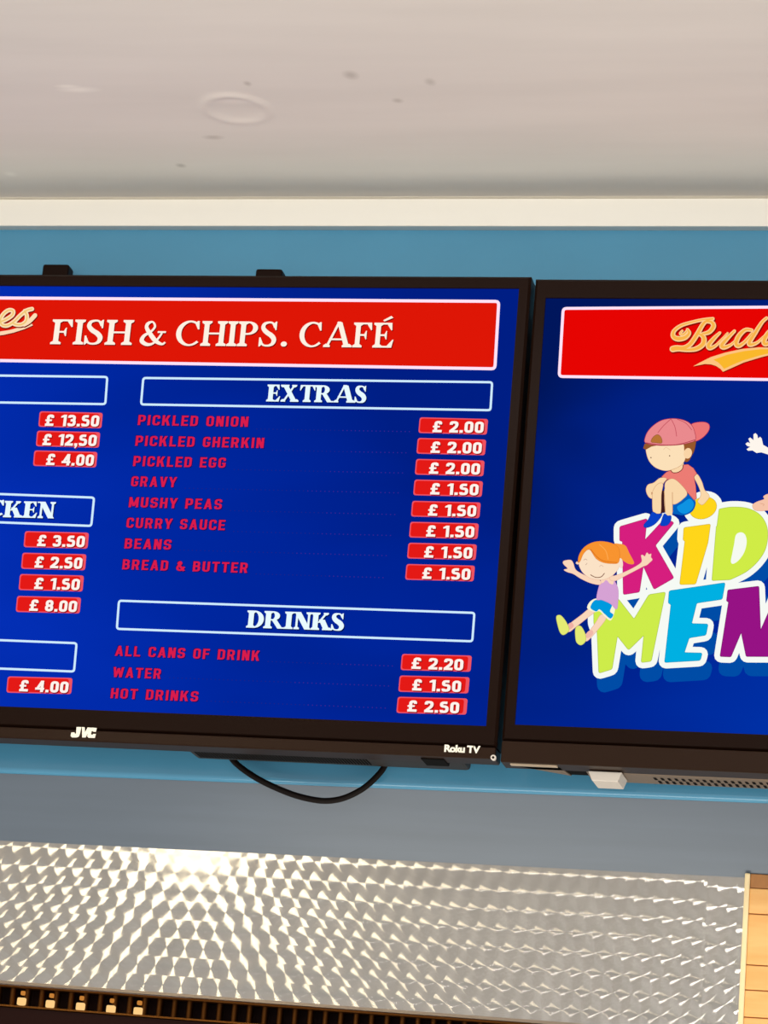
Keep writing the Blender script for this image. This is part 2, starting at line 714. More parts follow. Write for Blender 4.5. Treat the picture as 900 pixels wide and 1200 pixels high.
def sans_glyph(ch, w, t):
    L, R, B, T = t / 2, w - t / 2, t / 2, 1 - t / 2
    r = 0.26

    def Q(x0, x1, y0, y1): return [[(x0, y0), (x1, y0), (x1, y1), (x0, y1)]]

    def D(xa, ya, xb, yb, wd): return [[(xa, ya), (xa + wd, ya), (xb + wd, yb), (xb, yb)]]

    def P(pts, closed=False, rr=r): return mitre(round_path(pts, rr, closed), t, closed)
    st = Q(0, t, 0, 1)
    if ch == ' ': return [], w * 0.52
    if ch == '.': return Q(0, t * 1.05, 0, t * 1.05), t * 1.05
    if ch == ',': return Q(0, t * 1.05, 0, t * 1.05) + [[(t * .45, 0), (t * 1.05, 0), (t * .55, -.2), (t * .15, -.2)]], t * 1.05
    if ch == 'I': return st, t
    if ch == 'L': return st + Q(0, w * .88, 0, t), w * .88
    if ch == 'T': return Q(0, w, 1 - t, 1) + Q(w / 2 - t / 2, w / 2 + t / 2, 0, 1), w
    if ch in 'EF':
        q = st + Q(0, w * .9, 1 - t, 1) + Q(0, w * .82, .5 - t * .45, .5 + t * .45)
        return q + (Q(0, w * .9, 0, t) if ch == 'E' else []), w * .9
    if ch == 'H': return st + Q(w - t, w, 0, 1) + Q(0, w, .5 - t / 2, .5 + t / 2), w
    if ch == 'N': return st + Q(w - t, w, 0, 1) + D(0, 1, w - t * 1.15, 0, t * 1.15), w
    if ch == 'M':
        w2 = w * 1.3
        return st + Q(w2 - t, w2, 0, 1) + D(0, 1, w2 / 2 - t * .5, .12, t) + D(w2 - t, 1, w2 / 2 - t * .5, .12, t), w2
    if ch == 'V': return D(0, 1, w * .52 - t / 2, 0, t) + D(w * 1.05 - t, 1, w * .52 - t / 2, 0, t), w * 1.05
    if ch == 'A': return D(0, 0, w * .55 - t / 2, 1, t) + D(w * 1.1 - t, 0, w * .55 - t / 2, 1, t) + Q(w * .25, w * .85, .2, .2 + t * .8), w * 1.1
    if ch == 'W':
        a = w * 1.5
        return D(0, 1, a * .26 - t / 2, 0, t) + D(a * .5 - t / 2, .9, a * .26 - t / 2, 0, t) + D(a * .5 - t / 2, .9, a * .74 - t / 2, 0, t) + D(a - t, 1, a * .74 - t / 2, 0, t), a
    if ch == 'Y': return Q(w / 2 - t / 2, w / 2 + t / 2, 0, .45) + D(w / 2 - t / 2, .38, -.03, 1, t) + D(w / 2 - t / 2, .38, w - t + .03, 1, t), w
    if ch == 'K': return st + D(t * .6, .36, w - t * .95, 1, t * 1.05) + D(w - t * .9, 0, t * 1.1, .62, t * 1.05), w + .04
    if ch == 'O' or ch == '0': return P([(L, B), (R, B), (R, T), (L, T)], True), w
    if ch == 'C': return P([(R, .66), (R, T), (L, T), (L, B), (R, B), (R, .34)]), w
    if ch == 'G': return P([(R, .68), (R, T), (L, T), (L, B), (R, B), (R, .5)]) + Q(w * .52, w, .36, .36 + t * .85), w
    if ch == 'D': return st + P([(L, T), (R, T), (R, B), (L, B)]), w
    if ch == 'U': return P([(L, 1), (L, B), (R, B), (R, 1)]), w
    if ch == 'P': return st + P([(L, T), (R, T), (R, .42), (L, .42)]), w
    if ch == 'R': return st + P([(L, T), (R, T), (R, .45), (L, .45)]) + D(w - t, 0, w * .42, .5, t * 1.05), w + .03
    if ch == 'B': return st + P([(L, T), (R - .02, T), (R - .02, .52), (L, .52)]) + P([(L, .52), (R, .52), (R, B), (L, B)]), w
    if ch == 'S': return P([(R, .70), (R, T), (L, T), (L, .5), (R, .5), (R, B), (L, B), (L, .30)], rr=.24), w
    if ch == '8': return P([(L + .02, .5), (R - .02, .5), (R - .02, T), (L + .02, T)], True, .2) + P([(L, B), (R, B), (R, .5), (L, .5)], True, .2), w
    if ch == '1': return Q(w * .34, w * .34 + t, 0, 1) + [[(w * .34, 1), (w * .34, 1 - t * 1.1), (0, .74), (0, .74 + t * .55)]], w * .34 + t
    if ch == '2': return P([(L, .68), (L, T), (R, T), (R, .55), (L + .02, .16), (L + .02, B)], rr=.25) + Q(0, w, 0, t), w
    if ch == '3': return P([(L, .74), (L, T), (R - .02, T), (R - .02, .52), (w * .35, .52)], rr=.22) + P([(w * .35, .52), (R, .52), (R, B), (L, B), (L, .27)], rr=.22), w
    if ch == '4': return Q(w * .62, w * .62 + t, 0, 1) + Q(0, w * 1.08, .2, .2 + t * .85) + D(0, .2, w * .62, 1, t), w * 1.08
    if ch == '5': return P([(R, T), (L, T), (L, .56), (R, .56), (R, B), (L, B), (L, .26)], rr=.2), w
    if ch == '£': return P([(R + .02, .70), (R + .02, T), (w * .34, T), (w * .34, B)], rr=.22) + Q(0, w * 1.05, 0, t) + Q(0, w * .8, .42, .42 + t * .7), w * 1.05
    if ch == '&': return ribbon([(w * 1.1, .42, t), (w * .75, .12, t), (w * .4, .1, t), (t / 2, .26, t), (w * .3, .52, t), (w * .62, .72, t), (w * .5, .9, t * .9), (w * .28, .78, t), (w * .5, .5, t), (w * 1.1, .02, t)], 4), w * 1.15
    return [], w


def grot(body, w, t, track):
    x, out = 0, []
    for ch in body:
        q, adv = sans_glyph(ch, w, t)
        for p in q:
            out.append(([(a + x, b) for a, b in p], 1.0))
        x += adv + track
    return out


WHITE = (255, 250, 240)
GW = glow(WHITE)
# ================================================================== THE SETTING
XL, XR = -3.2, 2.0


def line_z(p, q, Y):
    a, b = at(p[0], p[1], Y), at(q[0], q[1], Y)
    k = (b.z - a.z) / (b.x - a.x)
    return lambda x: a.z + k * (x - a.x)


zb = line_z((0, 905.2), (900, 940.5), W)          # bottom edge of the blue wall
zs = line_z((0, 985), (872, 1028.3), YB)           # bottom edge of the grey fascia
zp = line_z((0, 1150.5), (640, 1198), YB)         # bottom edge of the steel panel
XS = at(870, 1100, YB).x                          # right end of the steel, left edge of the wood


def extrude_profile(mb, prof, xs, m, smooth=False):
    """prof(x) -> closed profile in (y, z); swept along x"""
    n = len(prof(xs[0]))
    vs, fs = [], []
    for x in xs:
        vs += [Vector((x, y, z)) for y, z in prof(x)]
    for i in range(len(xs) - 1):
        for k in range(n):
            k2 = (k + 1) % n
            fs.append([i * n + k, i * n + k2, (i + 1) * n + k2, (i + 1) * n + k])
    fs.append([k for k in range(n)])
    fs.append([(len(xs) - 1) * n + k for k in range(n)][::-1])
    mb.mesh(vs, fs, m, smooth)


# blue wall: slab whose lower edge is rounded over
def blue_profile(x):
    z0 = zb(x)
    r = 0.007
    p = [(W + 0.048, ZC + 0.02), (W, ZC + 0.02)]
    for k in range(7):
        a = math.pi / 2 * k / 6
        p.append((W + r - r * math.cos(a), z0 + r - r * math.sin(a)))
    p.append((W + 0.048, z0))
    return p


mb = MB()
extrude_profile(mb, blue_profile, [XL, XR], M_blue, True)
o = mb.build('wall_back')
tagp(o, kind='structure')
md = o.modifiers.new('edge', 'EDGE_SPLIT')
md.split_angle = math.radians(40)

# fascia running back under the wall, its shade painted in as grey
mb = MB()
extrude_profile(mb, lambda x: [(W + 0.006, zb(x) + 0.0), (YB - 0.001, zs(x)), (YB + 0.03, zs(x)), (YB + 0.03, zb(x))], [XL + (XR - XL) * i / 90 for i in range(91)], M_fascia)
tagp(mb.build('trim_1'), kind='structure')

# scuffs and smudges on the ceiling paint, plus the dent's bright rim put in as colour
def scuffs_and_glint(m, marks):
    nt = m.node_tree
    p = nt.nodes['Principled BSDF']
    src = p.inputs['Base Color'].links[0].from_socket
    geo = nt.nodes.new('ShaderNodeNewGeometry')
    for (px, py), rx, ry, rgb, amt in marks:
        d = _f * FPX + RT * (px - 450) - UP * (py - 600)
        c = EYEV + d * ((ZC - EYE) / d.z)
        mp = nt.nodes.new('ShaderNodeMapping')
        mp.inputs['Location'].default_value = (-c.x / rx, -c.y / ry, 0)
        mp.inputs['Scale'].default_value = (1 / rx, 1 / ry, 0)
        nt.links.new(geo.outputs['Position'], mp.inputs['Vector'])
        ln = nt.nodes.new('ShaderNodeVectorMath')
        ln.operation = 'LENGTH'
        nt.links.new(mp.outputs[0], ln.inputs[0])
        mr = nt.nodes.new('ShaderNodeMapRange')
        mr.inputs['From Min'].default_value, mr.inputs['From Max'].default_value = 1.0, 0.2
        mr.inputs['To Min'].default_value, mr.inputs['To Max'].default_value = 0.0, amt
        nt.links.new(ln.outputs['Value'], mr.inputs['Value'])
        mx = nt.nodes.new('ShaderNodeMix')
        mx.data_type = 'RGBA'
        nt.links.new(mr.outputs[0], mx.inputs['Factor'])
        nt.links.new(src, mx.inputs['A'])
        mx.inputs['B'].default_value = lin(rgb)
        src = mx.outputs['Result']
    nt.links.new(src, p.inputs['Base Color'])


scuffs_and_glint(M_ceiling, [((92, 105), .030, .010, (240, 234, 224), .7), ((78, 101), .018, .006, (240, 234, 224), .7), ((411, 88), .011, .014, (160, 150, 140), .5),
                   ((290, 98), .006, .008, (160, 150, 140), .5), ((466, 118), .008, .008, (160, 150, 140), .45), ((504, 96), .008, .012, (160, 150, 140), .4),
                   ((212, 194), .008, .008, (150, 140, 130), .5), ((250, 161), .016, .008, (170, 160, 150), .5), ((12, 204), .010, .010, (236, 230, 220), .6),
                   ((690, 232), .05, .006, (232, 224, 206), .6), ((275, 119), .036, .012, (240, 232, 222), .55)])  # last mark: light caught on the dent's near rim, painted as pale colour

# ceiling with a shallow round dent
dc = Vector((-0.8543, 2.776))
mb = MB()
G, hw = 56, 0.085


def dent(x, y):
    r = math.hypot(x - dc.x, (y - dc.y) * 1.0) / 0.036
    z = -0.0022 * math.exp(-((r - 1.0) / 0.20) ** 2) * (0.75 - 0.5 * (y - dc.y) / 0.036 * 0.5) + 0.0012 * math.exp(-(r / 0.75) ** 4)
    return z * max(0, 1 - (r / 2.2) ** 4)


vs, fs = [], []
for j in range(G + 1):
    for i in range(G + 1):
        x, y = dc.x - hw + 2 * hw * i / G, dc.y - hw + 2 * hw * j / G
        vs.append((x, y, ZC + dent(x, y)))
for j in range(G):
    for i in range(G):
        a = j * (G + 1) + i
        fs.append([a, a + G + 1, a + G + 2, a + 1])
mb.mesh(vs, fs, M_ceiling, True)
X0, X1, Y0, Y1 = dc.x - hw, dc.x + hw, dc.y - hw, dc.y + hw
for a, b, c, d in ((XL, X0, -1.0, W), (X1, XR, -1.0, W), (X0, X1, -1.0, Y0), (X0, X1, Y1, W)):
    mb.face([(a, c, ZC), (a, d, ZC), (b, d, ZC), (b, c, ZC)], M_ceiling)
mb.face([(XL, -1.0, ZC + .05), (XR, -1.0, ZC + .05), (XR, W + .05, ZC + .05), (XL, W + .05, ZC + .05)], M_ceiling)
tagp(mb.build('ceiling'), kind='structure')

# white batten along the top of the wall, thin filler bead beside it
ZT2 = EYE + 1.2679
mb = MB()
mb.box(XL, XR, W - 0.0135, W + 0.001, ZT2, ZC + 0.001, M_white, 0.0012)
tagp(mb.build('trim_2'), kind='structure')
mb = MB()
extrude_profile(mb, lambda x: [(W - 0.013, ZC + .0005), (W - 0.0205, ZC + .0005), (W - 0.0205, ZC - 0.0004), (W - 0.013, ZC - 0.0004)], [XL, XR], M_bead)
tagp(mb.build('trim_3'), kind='structure')

# dark wall under the steel
mb = MB()
mb.box(XL, XS, YB + 0.06, YB + 0.10, 0.0, EYE + 0.33, M_dark)
tagp(mb.build('wall_lower'), kind='structure')

# ================================================================== engine-turned steel panel
def steel_material():
    m, nt, p = nodes_of('engine_turned_steel')
    N, L = nt.nodes.new, nt.links.new

    def val(v):
        n = N('ShaderNodeValue')
        n.outputs[0].default_value = v
        return n.outputs[0]

    def mth(op, a, b=None):
        n = N('ShaderNodeMath')
        n.operation = op
        for i, q in enumerate((a, b)):
            if q is None: continue
            if isinstance(q, (int, float)): n.inputs[i].default_value = q
            else: L(q, n.inputs[i])
        return n.outputs[0]
    tc = N('ShaderNodeTexCoord')
    sep = N('ShaderNodeSeparateXYZ')
    L(tc.outputs['Object'], sep.inputs[0])
    PX, PZ = 0.02244, 0.02198
    u = mth('DIVIDE', sep.outputs['X'], PX)
    v = mth('DIVIDE', sep.outputs['Z'], PZ)
    # the last two columns by the wood were turned in a second pass, set off from the rest
    past = mth('GREATER_THAN', u, STEEL_SEAM / PX)
    v = mth('ADD', v, mth('MULTIPLY', past, 0.22))
    u = mth('ADD', u, mth('MULTIPLY', past, 0.30))
    row = mth('ROUND', v)
    dv = mth('SUBTRACT', v, row)
    off = mth('MULTIPLY', mth('PINGPONG', row, 1.0), 0.5)
    uu = mth('SUBTRACT', u, off)
    fu = mth('SUBTRACT', uu, mth('FLOOR', uu))
    d1 = mth('SUBTRACT', fu, 1.0)
    rad2 = mth('ADD', mth('MULTIPLY', d1, d1), mth('MULTIPLY', dv, dv))
    inside = mth('LESS_THAN', rad2, 0.66 ** 2)
    du = mth('SUBTRACT', fu, inside)
    # brushed rings: the grain runs around each centre
    cmb = N('ShaderNodeCombineXYZ')
    L(mth('MULTIPLY', dv, 1.0), cmb.inputs['X'])
    L(mth('MULTIPLY', du, -1.0), cmb.inputs['Z'])
    nm = N('ShaderNodeVectorMath')
    nm.operation = 'NORMALIZE'
    L(cmb.outputs[0], nm.inputs[0])
    ns = N('ShaderNodeTexNoise')
    ns.inputs['Scale'].default_value = 24
    L(tc.outputs['Object'], ns.inputs['Vector'])
    ramp = N('ShaderNodeValToRGB')
    ramp.color_ramp.elements[0].color = (0.42, 0.40, 0.37, 1)
    ramp.color_ramp.elements[1].color = (0.57, 0.545, 0.505, 1)
    L(ns.outputs['Fac'], ramp.inputs['Fac'])
    nt.nodes.remove(p)
    gl = N('ShaderNodeBsdfAnisotropic')
    gl.distribution = 'GGX'
    L(ramp.outputs['Color'], gl.inputs['Color'])
    gl.inputs['Roughness'].default_value = STEEL_ROUGH
    gl.inputs['Anisotropy'].default_value = STEEL_ANISO
    gl.inputs['Rotation'].default_value = STEEL_ROT
    L(nm.outputs[0], gl.inputs['Tangent'])
    L(gl.outputs[0], nt.nodes['Material Output'].inputs[0])
    return m


STEEL_ROUGH, STEEL_ANISO, STEEL_ROT = 0.16, 0.78, 0.0
PINCH = (-1.11946, EYE + 0.49091)      # one turning centre of the pattern
STEEL_SEAM = at(826, 1100, YB).x - PINCH[0]
M_steel = steel_material()
mb = MB()
extrude_profile(mb, lambda x: [(YB, zp(x)), (YB, zs(x) + 0.004), (YB + 0.004, zs(x) + 0.004), (YB + 0.004, zp(x))], [XL, XS], M_steel)
extrude_profile(mb, lambda x: [(YB - 0.0015, zp(x) - 0.002), (YB - 0.0015, zp(x) + 0.0015), (YB + 0.006, zp(x) + 0.0015), (YB + 0.006, zp(x) - 0.002)], [XL, XS - 0.001], M_steel_edge)
o = mb.build('steel_splashback', loc=(PINCH[0], YB, PINCH[1]))
tagp(o, 'wide shiny steel panel with swirled circle pattern under the blue wall', 'panel')

# ================================================================== slatted brass strip under the steel
t = empty('brass_vent_strip', (-0.9, YB, EYE + 0.296))
tagp(t, 'narrow slatted brass strip running along the bottom edge of the steel panel', 'vent strip')
mb = MB()
extrude_profile(mb, lambda x: [(YB - 0.001, zp(x) - 0.0028), (YB - 0.001, zp(x) - 0.0052), (YB + 0.03, zp(x) - 0.0052), (YB + 0.03, zp(x) - 0.0028)], [XL, XS], M_brass)
mb.build('top_rail', t)
mb = MB()
extrude_profile(mb, lambda x: [(YB - 0.002, zp(x) - 0.0262), (YB - 0.002, zp(x) - 0.0282), (YB + 0.03, zp(x) - 0.0282), (YB + 0.03, zp(x) - 0.0262)], [XL, XS], M_brass_rail)
mb.build('bottom_rail', t)
mb = MB()
x = XL + 0.01
k = 0
while x < XS - 0.01:
    z = zp(x)
    wd = 0.0042
    n = 6
    pr = [(x + wd * math.cos(math.pi * q / n), YB + 0.016 - 0.008 * math.sin(math.pi * q / n)) for q in range(n + 1)]
    vs = [(a, b, z - 0.0262) for a, b in pr] + [(a, b, z - 0.0052) for a, b in pr]
    mb.mesh(vs, [[i, i + 1, n + 2 + i, n + 1 + i] for i in range(n)], M_brass, True)
    x += 0.0182
mb.build('slats', t)
for (a, b) in ((25, 1173.5), (58.5, 1176.5), (94, 1179.5), (129.5, 1182.5), (161.5, 1185)):  # small bright blocks low between the slats, a dimmer one above each
    p = at(a, b, YB + 0.006)
    mb = MB()
    mb.box(p.x - 0.0052, p.x + 0.0052, YB + 0.004, YB + 0.012, p.z - 0.0044, p.z + 0.0044, glow((255, 206, 134)), 0.0016)
    mb.box(p.x - 0.0024, p.x + 0.0030, YB + 0.006, YB + 0.012, p.z + 0.0075, p.z + 0.0125, glow((196, 126, 54)), 0.0012)
    mb.build('glowing_spot', t)
mb = MB()
extrude_profile(mb, lambda x: [(YB + 0.030, zp(x) - 0.0282), (YB + 0.030, zp(x) - 0.0028), (YB + 0.034, zp(x) - 0.0028), (YB + 0.034, zp(x) - 0.0282)], [XL, XS], M_dark)
mb.build('backing', t)
mb = MB()
extrude_profile(mb, lambda x: [(YB + 0.002, zp(x) - 0.0290), (YB + 0.004, zp(x) - 0.20), (YB + 0.05, zp(x) - 0.20), (YB + 0.05, zp(x) - 0.0290)], [XL, XS], M_dark)
o = mb.build('range_hood')
tagp(o, 'dark brown range hood front below the slatted brass strip', 'hood')

# ================================================================== wood cladding at the right
def wood_material():
    m, nt, p = nodes_of('orange_pine')
    N, L = nt.nodes.new, nt.links.new
    tc = N('ShaderNodeTexCoord')
    mp = N('ShaderNodeMapping')
    mp.inputs['Scale'].default_value = (9, 60, 70)
    mp.inputs['Rotation'].default_value = (0, 0.25, 0)
    L(tc.outputs['Object'], mp.inputs['Vector'])
    n = N('ShaderNodeTexNoise')
    n.inputs['Scale'].default_value = 1.0
    n.inputs['Detail'].default_value = 6
    L(mp.outputs['Vector'], n.inputs['Vector'])
    r = N('ShaderNodeValToRGB')
    r.color_ramp.elements[0].position, r.color_ramp.elements[0].color = 0.25, lin((240, 172, 94))
    r.color_ramp.elements[1].position, r.color_ramp.elements[1].color = 0.75, lin((252, 202, 130))
    L(n.outputs['Fac'], r.inputs['Fac'])
    L(r.outputs['Color'], p.inputs['Base Color'])
    p.inputs['Roughness'].default_value = 0.45
    return m


M_wood = wood_material()
M_groove = mat('wood_groove', (150, 84, 30), 0.7)
M_woodtop = mat('brown_pine', (176, 120, 66), 0.5, noise=0.3, scale=(60, 20, 20))  # darker mottled brown for the top board
M_edge = mat('pale_pine_edge', (255, 232, 180), 0.4)
YW = YB - 0.006
t = empty('wood_cladding', (XS + 0.3, YW, EYE + 0.2))
tagp(t, 'orange pine board cladding at right end of steel panel', 'cladding')
XW1 = XS + 0.9
ys = [1040.5, 1071, 1131, 1160.5, 1192.5, 1224, 1255, 1286, 1318]
zz = [at(885, q, YW).z for q in ys]
ex = 0.006
mb = MB()
top = zs(XS) + 0.004
mb.box(XS, XS + ex, YW - 0.002, YB + 0.02, zz[-1], top, M_edge, 0.0012)
mb.build('edge_strip', t)
for i in range(len(zz) - 1):
    mb = MB()
    mb.box(XS + ex, XW1, YW, YB + 0.02, zz[i + 1] + 0.0006, zz[i] - 0.0006, M_wood, 0.0010)
    mb.build('board', t)
mb = MB()
mb.box(XS + ex, XW1, YW + 0.001, YB + 0.02, zz[0], top, M_woodtop, 0.001)
tagp(mb.build('top_board', t), 'brown board')
mb = MB()
mb.box(XS + ex, XW1, YW + 0.0016, YB + 0.019, zz[-1], zz[0], M_groove)
mb.build('groove_backing', t)

# ================================================================== televisions
ZT, ZB = EYE + 1.1645, EYE + 0.5900
B_L = screen_backdrop('menu_backdrop', [(0.1, (0, 30, 132)), (0.5, (0, 39, 160)), (0.9, (4, 48, 184))], 0.5, (1.6, 1, 5.0), -0.9, -0.5, 0.72)
B_R = screen_backdrop('kids_menu_backdrop', [(0.1, (0, 22, 92)), (0.5, (0, 36, 146)), (0.9, (0, 54, 176))], 0.7, (1.5, 1, 3.2), 1.1, -0.8, 0.98)


def television(name, x0, x1, sx0, sx1, sz0, sz1, zt, zbt, backdrop, label):
    root = empty(name, ((x0 + x1) / 2, YT + 0.03, zbt))
    tagp(root, label, 'television')
    zch = at(800, 876, YT).z if x0 > -0.6 else at(300, 863.5, YT).z     # line where the lower bar begins
    mb = MB()
    rects_ring(mb, x0, x1, zch, zt, sx0, sx1, sz0, sz1, YT, YT + 0.035, M_black)
    mb.build('bezel', root)
    mb = MB()
    mb.box(x0 + 0.0005, x1 - 0.0005, YT - 0.0012, YT + 0.034, zbt, zch - 0.0008, M_chin, 0.0016)
    mb.build('lower_bar', root)
    mb = MB()
    mb.face([(sx0 - .002, YS, sz0 - .002), (sx1 + .002, YS, sz0 - .002), (sx1 + .002, YS, sz1 + .002), (sx0 - .002, YS, sz1 + .002)], backdrop)
    mb.box(sx0 - .002, sx1 + .002, YS + 0.0005, YT + 0.03, sz0 - .002, sz1 + .002, M_hole)
    scr = mb.build('screen', root)
    mb = MB()
    mb.box(x0 + 0.002, x1 - 0.002, YT + 0.034, YT + 0.045, zbt + 0.002, zt - 0.002, M_housing, 0.003)
    mb.build('back_panel', root)
    return root, scr


sx1 = (S(608, 339).x + S(568.7, 852).x) / 2 + 0.001
xr = -0.5255
xc = at(97, 858, YT).x
tvL, scL = television('television', 2 * xc - xr, xr, 2 * xc - sx1, sx1, EYE + 0.6272, EYE + 1.1495, ZT, ZB, B_L,
                      'black television on blue wall showing fish and chips price menu')
rx0 = (S(639.5, 350.7).x + S(604, 850).x) / 2
xl2 = -0.5203
tvR, scR = television('television', xl2, xl2 + 0.957, rx0, xl2 + 0.957 - (rx0 - xl2), EYE + 0.6302, EYE + 1.1380, EYE + 1.1616, EYE + 0.5872, B_R,
                      'black television on blue wall showing kids menu with cartoon boy and girl')


# ---- rear housings, feet sockets, vents, marks
def zed(px, py, Y=YT + .04): return at(px, py, Y).z


ZBL, ZBR = EYE + 0.5900, EYE + 0.5872
mb = MB()
xa, xb2 = at(225, 880, W - .04).x, at(548, 893, W - .04).x
mb.box(xa, xb2, YT + 0.044, W - 0.016, ZBL + 0.004, ZBL + 0.30, M_housing, 0.004)
hump = mb.build('rear_housing', tvL)
mb = MB()
for i in range(58):
    xx = xa + 0.008 + i * (xb2 - 0.12 - xa) / 58
    mb.box(xx, xx + 0.0018, YT + 0.05, YT + 0.082, ZBL + 0.0034, ZBL + 0.0044, M_hole)
mb.build('vent_slots', hump)
mb = MB()
f0, f1 = at(497, 890, YT + .03).x, at(524, 892, YT + .03).x
mb.box(f0, f1, YT + 0.010, YT + 0.046, ZBL - 0.0015, ZBL + 0.006, M_hole, 0.001)
mb.build('foot_socket', tvL)
mb = MB()
cs = at(578.3, 888, YT)
for k in range(12):
    a0, a1 = 2 * math.pi * k / 12, 2 * math.pi * (k + 1) / 12
    for (r0, r1, ya, yb_) in ((0.0015, 0.0031, 0, 0),):
        q = [Vector((cs.x + r * math.cos(a), YT - 0.002, cs.z + r * math.sin(a))) for r, a in ((r0, a0), (r1, a0), (r1, a1), (r0, a1))]
        mb.face(q, M_module)
        q2 = [Vector((cs.x + r1 * math.cos(a), y, cs.z + r1 * math.sin(a))) for a, y in ((a0, YT - .002), (a0, YT + .003), (a1, YT + .003), (a1, YT - .002))]
        mb.face(q2, M_module)
tagp(mb.build('screw', tvL), 'small silver screw at corner')

# right television: stepped underside
xA, xB, xC_ = at(597, 895, YT).x, at(652, 900, YT).x, at(676, 903, YT).x
mb = MB()
mb.box(xA, xB, YT + 0.004, YT + 0.012, ZBR - 0.0016, ZBR + 0.001, M_tip, 0.0004)
tagp(mb.build('lip', tvR), 'pale tan lip')
mb = MB()
vs = [(xA - .004, YT + .012, ZBR), (xB, YT + .012, ZBR), (xB + .008, YT + .062, ZBR), (xA + .04, YT + .046, ZBR),
      (xA - .004, YT + .012, ZBR + .02), (xB, YT + .012, ZBR + .02), (xB + .008, YT + .062, ZBR + .02), (xA + .04, YT + .046, ZBR + .02)]
mb.mesh(vs, [[3, 2, 1, 0], [4, 5, 6, 7], [0, 1, 5, 4], [1, 2, 6, 5], [2, 3, 7, 6], [3, 0, 4, 7]], M_housing_l)
mb.build('corner_housing', tvR)
mb = MB()
mb.box(xB + .001, xC_ + .012, YT + 0.012, YT + 0.060, ZBR + .001, ZBR + .02, M_hole)
mb.build('foot_socket', tvR)
mb = MB()
mb.box(xC_ + .004, xl2 + .86, YT + 0.0335, W - 0.022, ZBR - 0.0005, ZBR + 0.28, M_housing_l, 0.004)
hR = mb.build('rear_housing', tvR)
mb = MB()
vx = at(768, 912, YT + .06).x
for i in range(78):
    xx = vx + i * 0.0078
    for (ya, yb2_) in ((YT + .047, YT + .061), (YT + .064, YT + .080)):
        sl = 0.06 * (ya - YT - .047) / .03
        q = [(xx - .0014 + sl * .1, ya), (xx + .0022 + sl * .1, ya), (xx + .0034 + sl * .1, yb2_), (xx - .0002 + sl * .1, yb2_)]
        q = rounded(q, 0.0016, 3)
        mb.face([Vector((a, b, ZBR - 0.0008)) for a, b in q][::-1], M_hole)
mb.build('vent_slots', hR)
# small silver module clipped under the right television
mb = MB()
bx0, bx1 = at(690.5, 902, YT + .03).x, at(730, 903, YT + .03).x
ya, yb2_ = YT + 0.022, YT + 0.068
zt_, zb_ = ZBR - 0.0012, ZBR - 0.0115
vs = [(bx0, ya, zt_), (bx1, ya, zt_), (bx1 + .001, yb2_, zt_), (bx0, yb2_, zt_), (bx0 + .0045, ya + .003, zb_), (bx1 - .0045, ya + .003, zb_), (bx1 - .003, yb2_, zb_), (bx0 + .006, yb2_, zb_)]
bm = bmesh.new()
bv = [bm.verts.new(v) for v in vs]
for f in ([0, 1, 2, 3], [7, 6, 5, 4], [4, 5, 1, 0], [5, 6, 2, 1], [6, 7, 3, 2], [7, 4, 0, 3]):
    bm.faces.new([bv[i] for i in f])
bmesh.ops.recalc_face_normals(bm, faces=list(bm.faces))
bmesh.ops.bevel(bm, geom=list(bm.edges), offset=0.0008, segments=2, affect='EDGES', profile=0.5)
mb.bm(bm, M_module)
tagp(mb.build('sensor_module', tvR), 'small silver box under the lower edge')


def print_on(polys_px=None, parent=None, name='logo', m=None, Y=None, glyph=None, box=None):
    mb = MB()
    if polys_px:
        for P in polys_px:
            q = [at(a, b, Y) for a, b in P]
            ar = sum(q[i].x * q[(i + 1) % len(q)].z - q[(i + 1) % len(q)].x * q[i].z for i in range(len(q)))
            if ar < 0: q.reverse()
            n = len(q)
            mb.mesh(q + [p + Vector((0, .0006, 0)) for p in q], [list(range(n))] + [[i, i + n, (i + 1) % n + n, (i + 1) % n] for i in range(n)], m)
    if glyph:
        xs = [p[0] for q in glyph for p in q[0]]
        a, b = min(xs), max(xs)
        for q, tp in glyph:
            mb.face([(box[0] + (p[0] - a) * (box[1] - box[0]) / (b - a), Y, box[2] + p[1] * (box[3] - box[2]) / tp) for p in q], m)
    return mb.build(name, parent)


YL = YT - 0.0018
Z = lambda u, v: (u / 7.5, 840 + v / 7.5)
print_on([[Z(*p) for p in P] for P in (
    [(672, 90), (714, 90), (702, 150), (690, 176), (670, 181), (632, 181), (620, 168), (626, 138), (654, 136), (658, 150), (668, 146)],
    [(720, 90), (744, 92), (746, 138), (770, 93), (797, 95), (752, 181), (722, 181)],
    [(803, 95), (850, 98), (842, 132), (816, 130), (812, 122), (804, 128), (799, 150), (803, 158), (817, 156), (818, 150), (843, 150), (833, 186), (778, 184), (766, 172), (780, 108)])],
    tvL, 'brand_mark', M_logo, YL)


def pbox(l, rgt, cap, Y):
    a, b, t_ = at(l[0], l[1], Y), at(rgt[0], rgt[1], Y), at(l[0], l[1] - cap, Y)
    z = (a.z + b.z) / 2
    return (a.x, b.x, z, z + t_.z - a.z)


print_on(None, tvL, 'brand_mark', M_logo, YL, sans('Roku TV', 0.045, 0.92), pbox((520.4, 881), (562.5, 883), 8.6, YL))

# ================================================================== wall bracket hooks above the left television
t = empty('wall_bracket', (-0.98, W - .01, ZT - 0.12))
tagp(t, 'black wall bracket whose two hooks show over the fish menu television', 'bracket')
for (a, b, c, d) in ((53, 312, 83.5, 8), (302, 317.5, 333, 8)):
    mb = MB()
    p0, p1 = at(a, b, W - .02), at(c, b, W - .02)
    mb.box(p0.x, p1.x, W - 0.030, W - 0.008, ZT - 0.10, p0.z - 0.0005, M_black, 0.003)
    mb.build('hook', t)
mb = MB()
mb.box(-1.16, -0.80, W - 0.0085, W - 0.0005, ZT - 0.14, ZT - 0.09, M_black, 0.002)
mb.build('wall_rail', t)

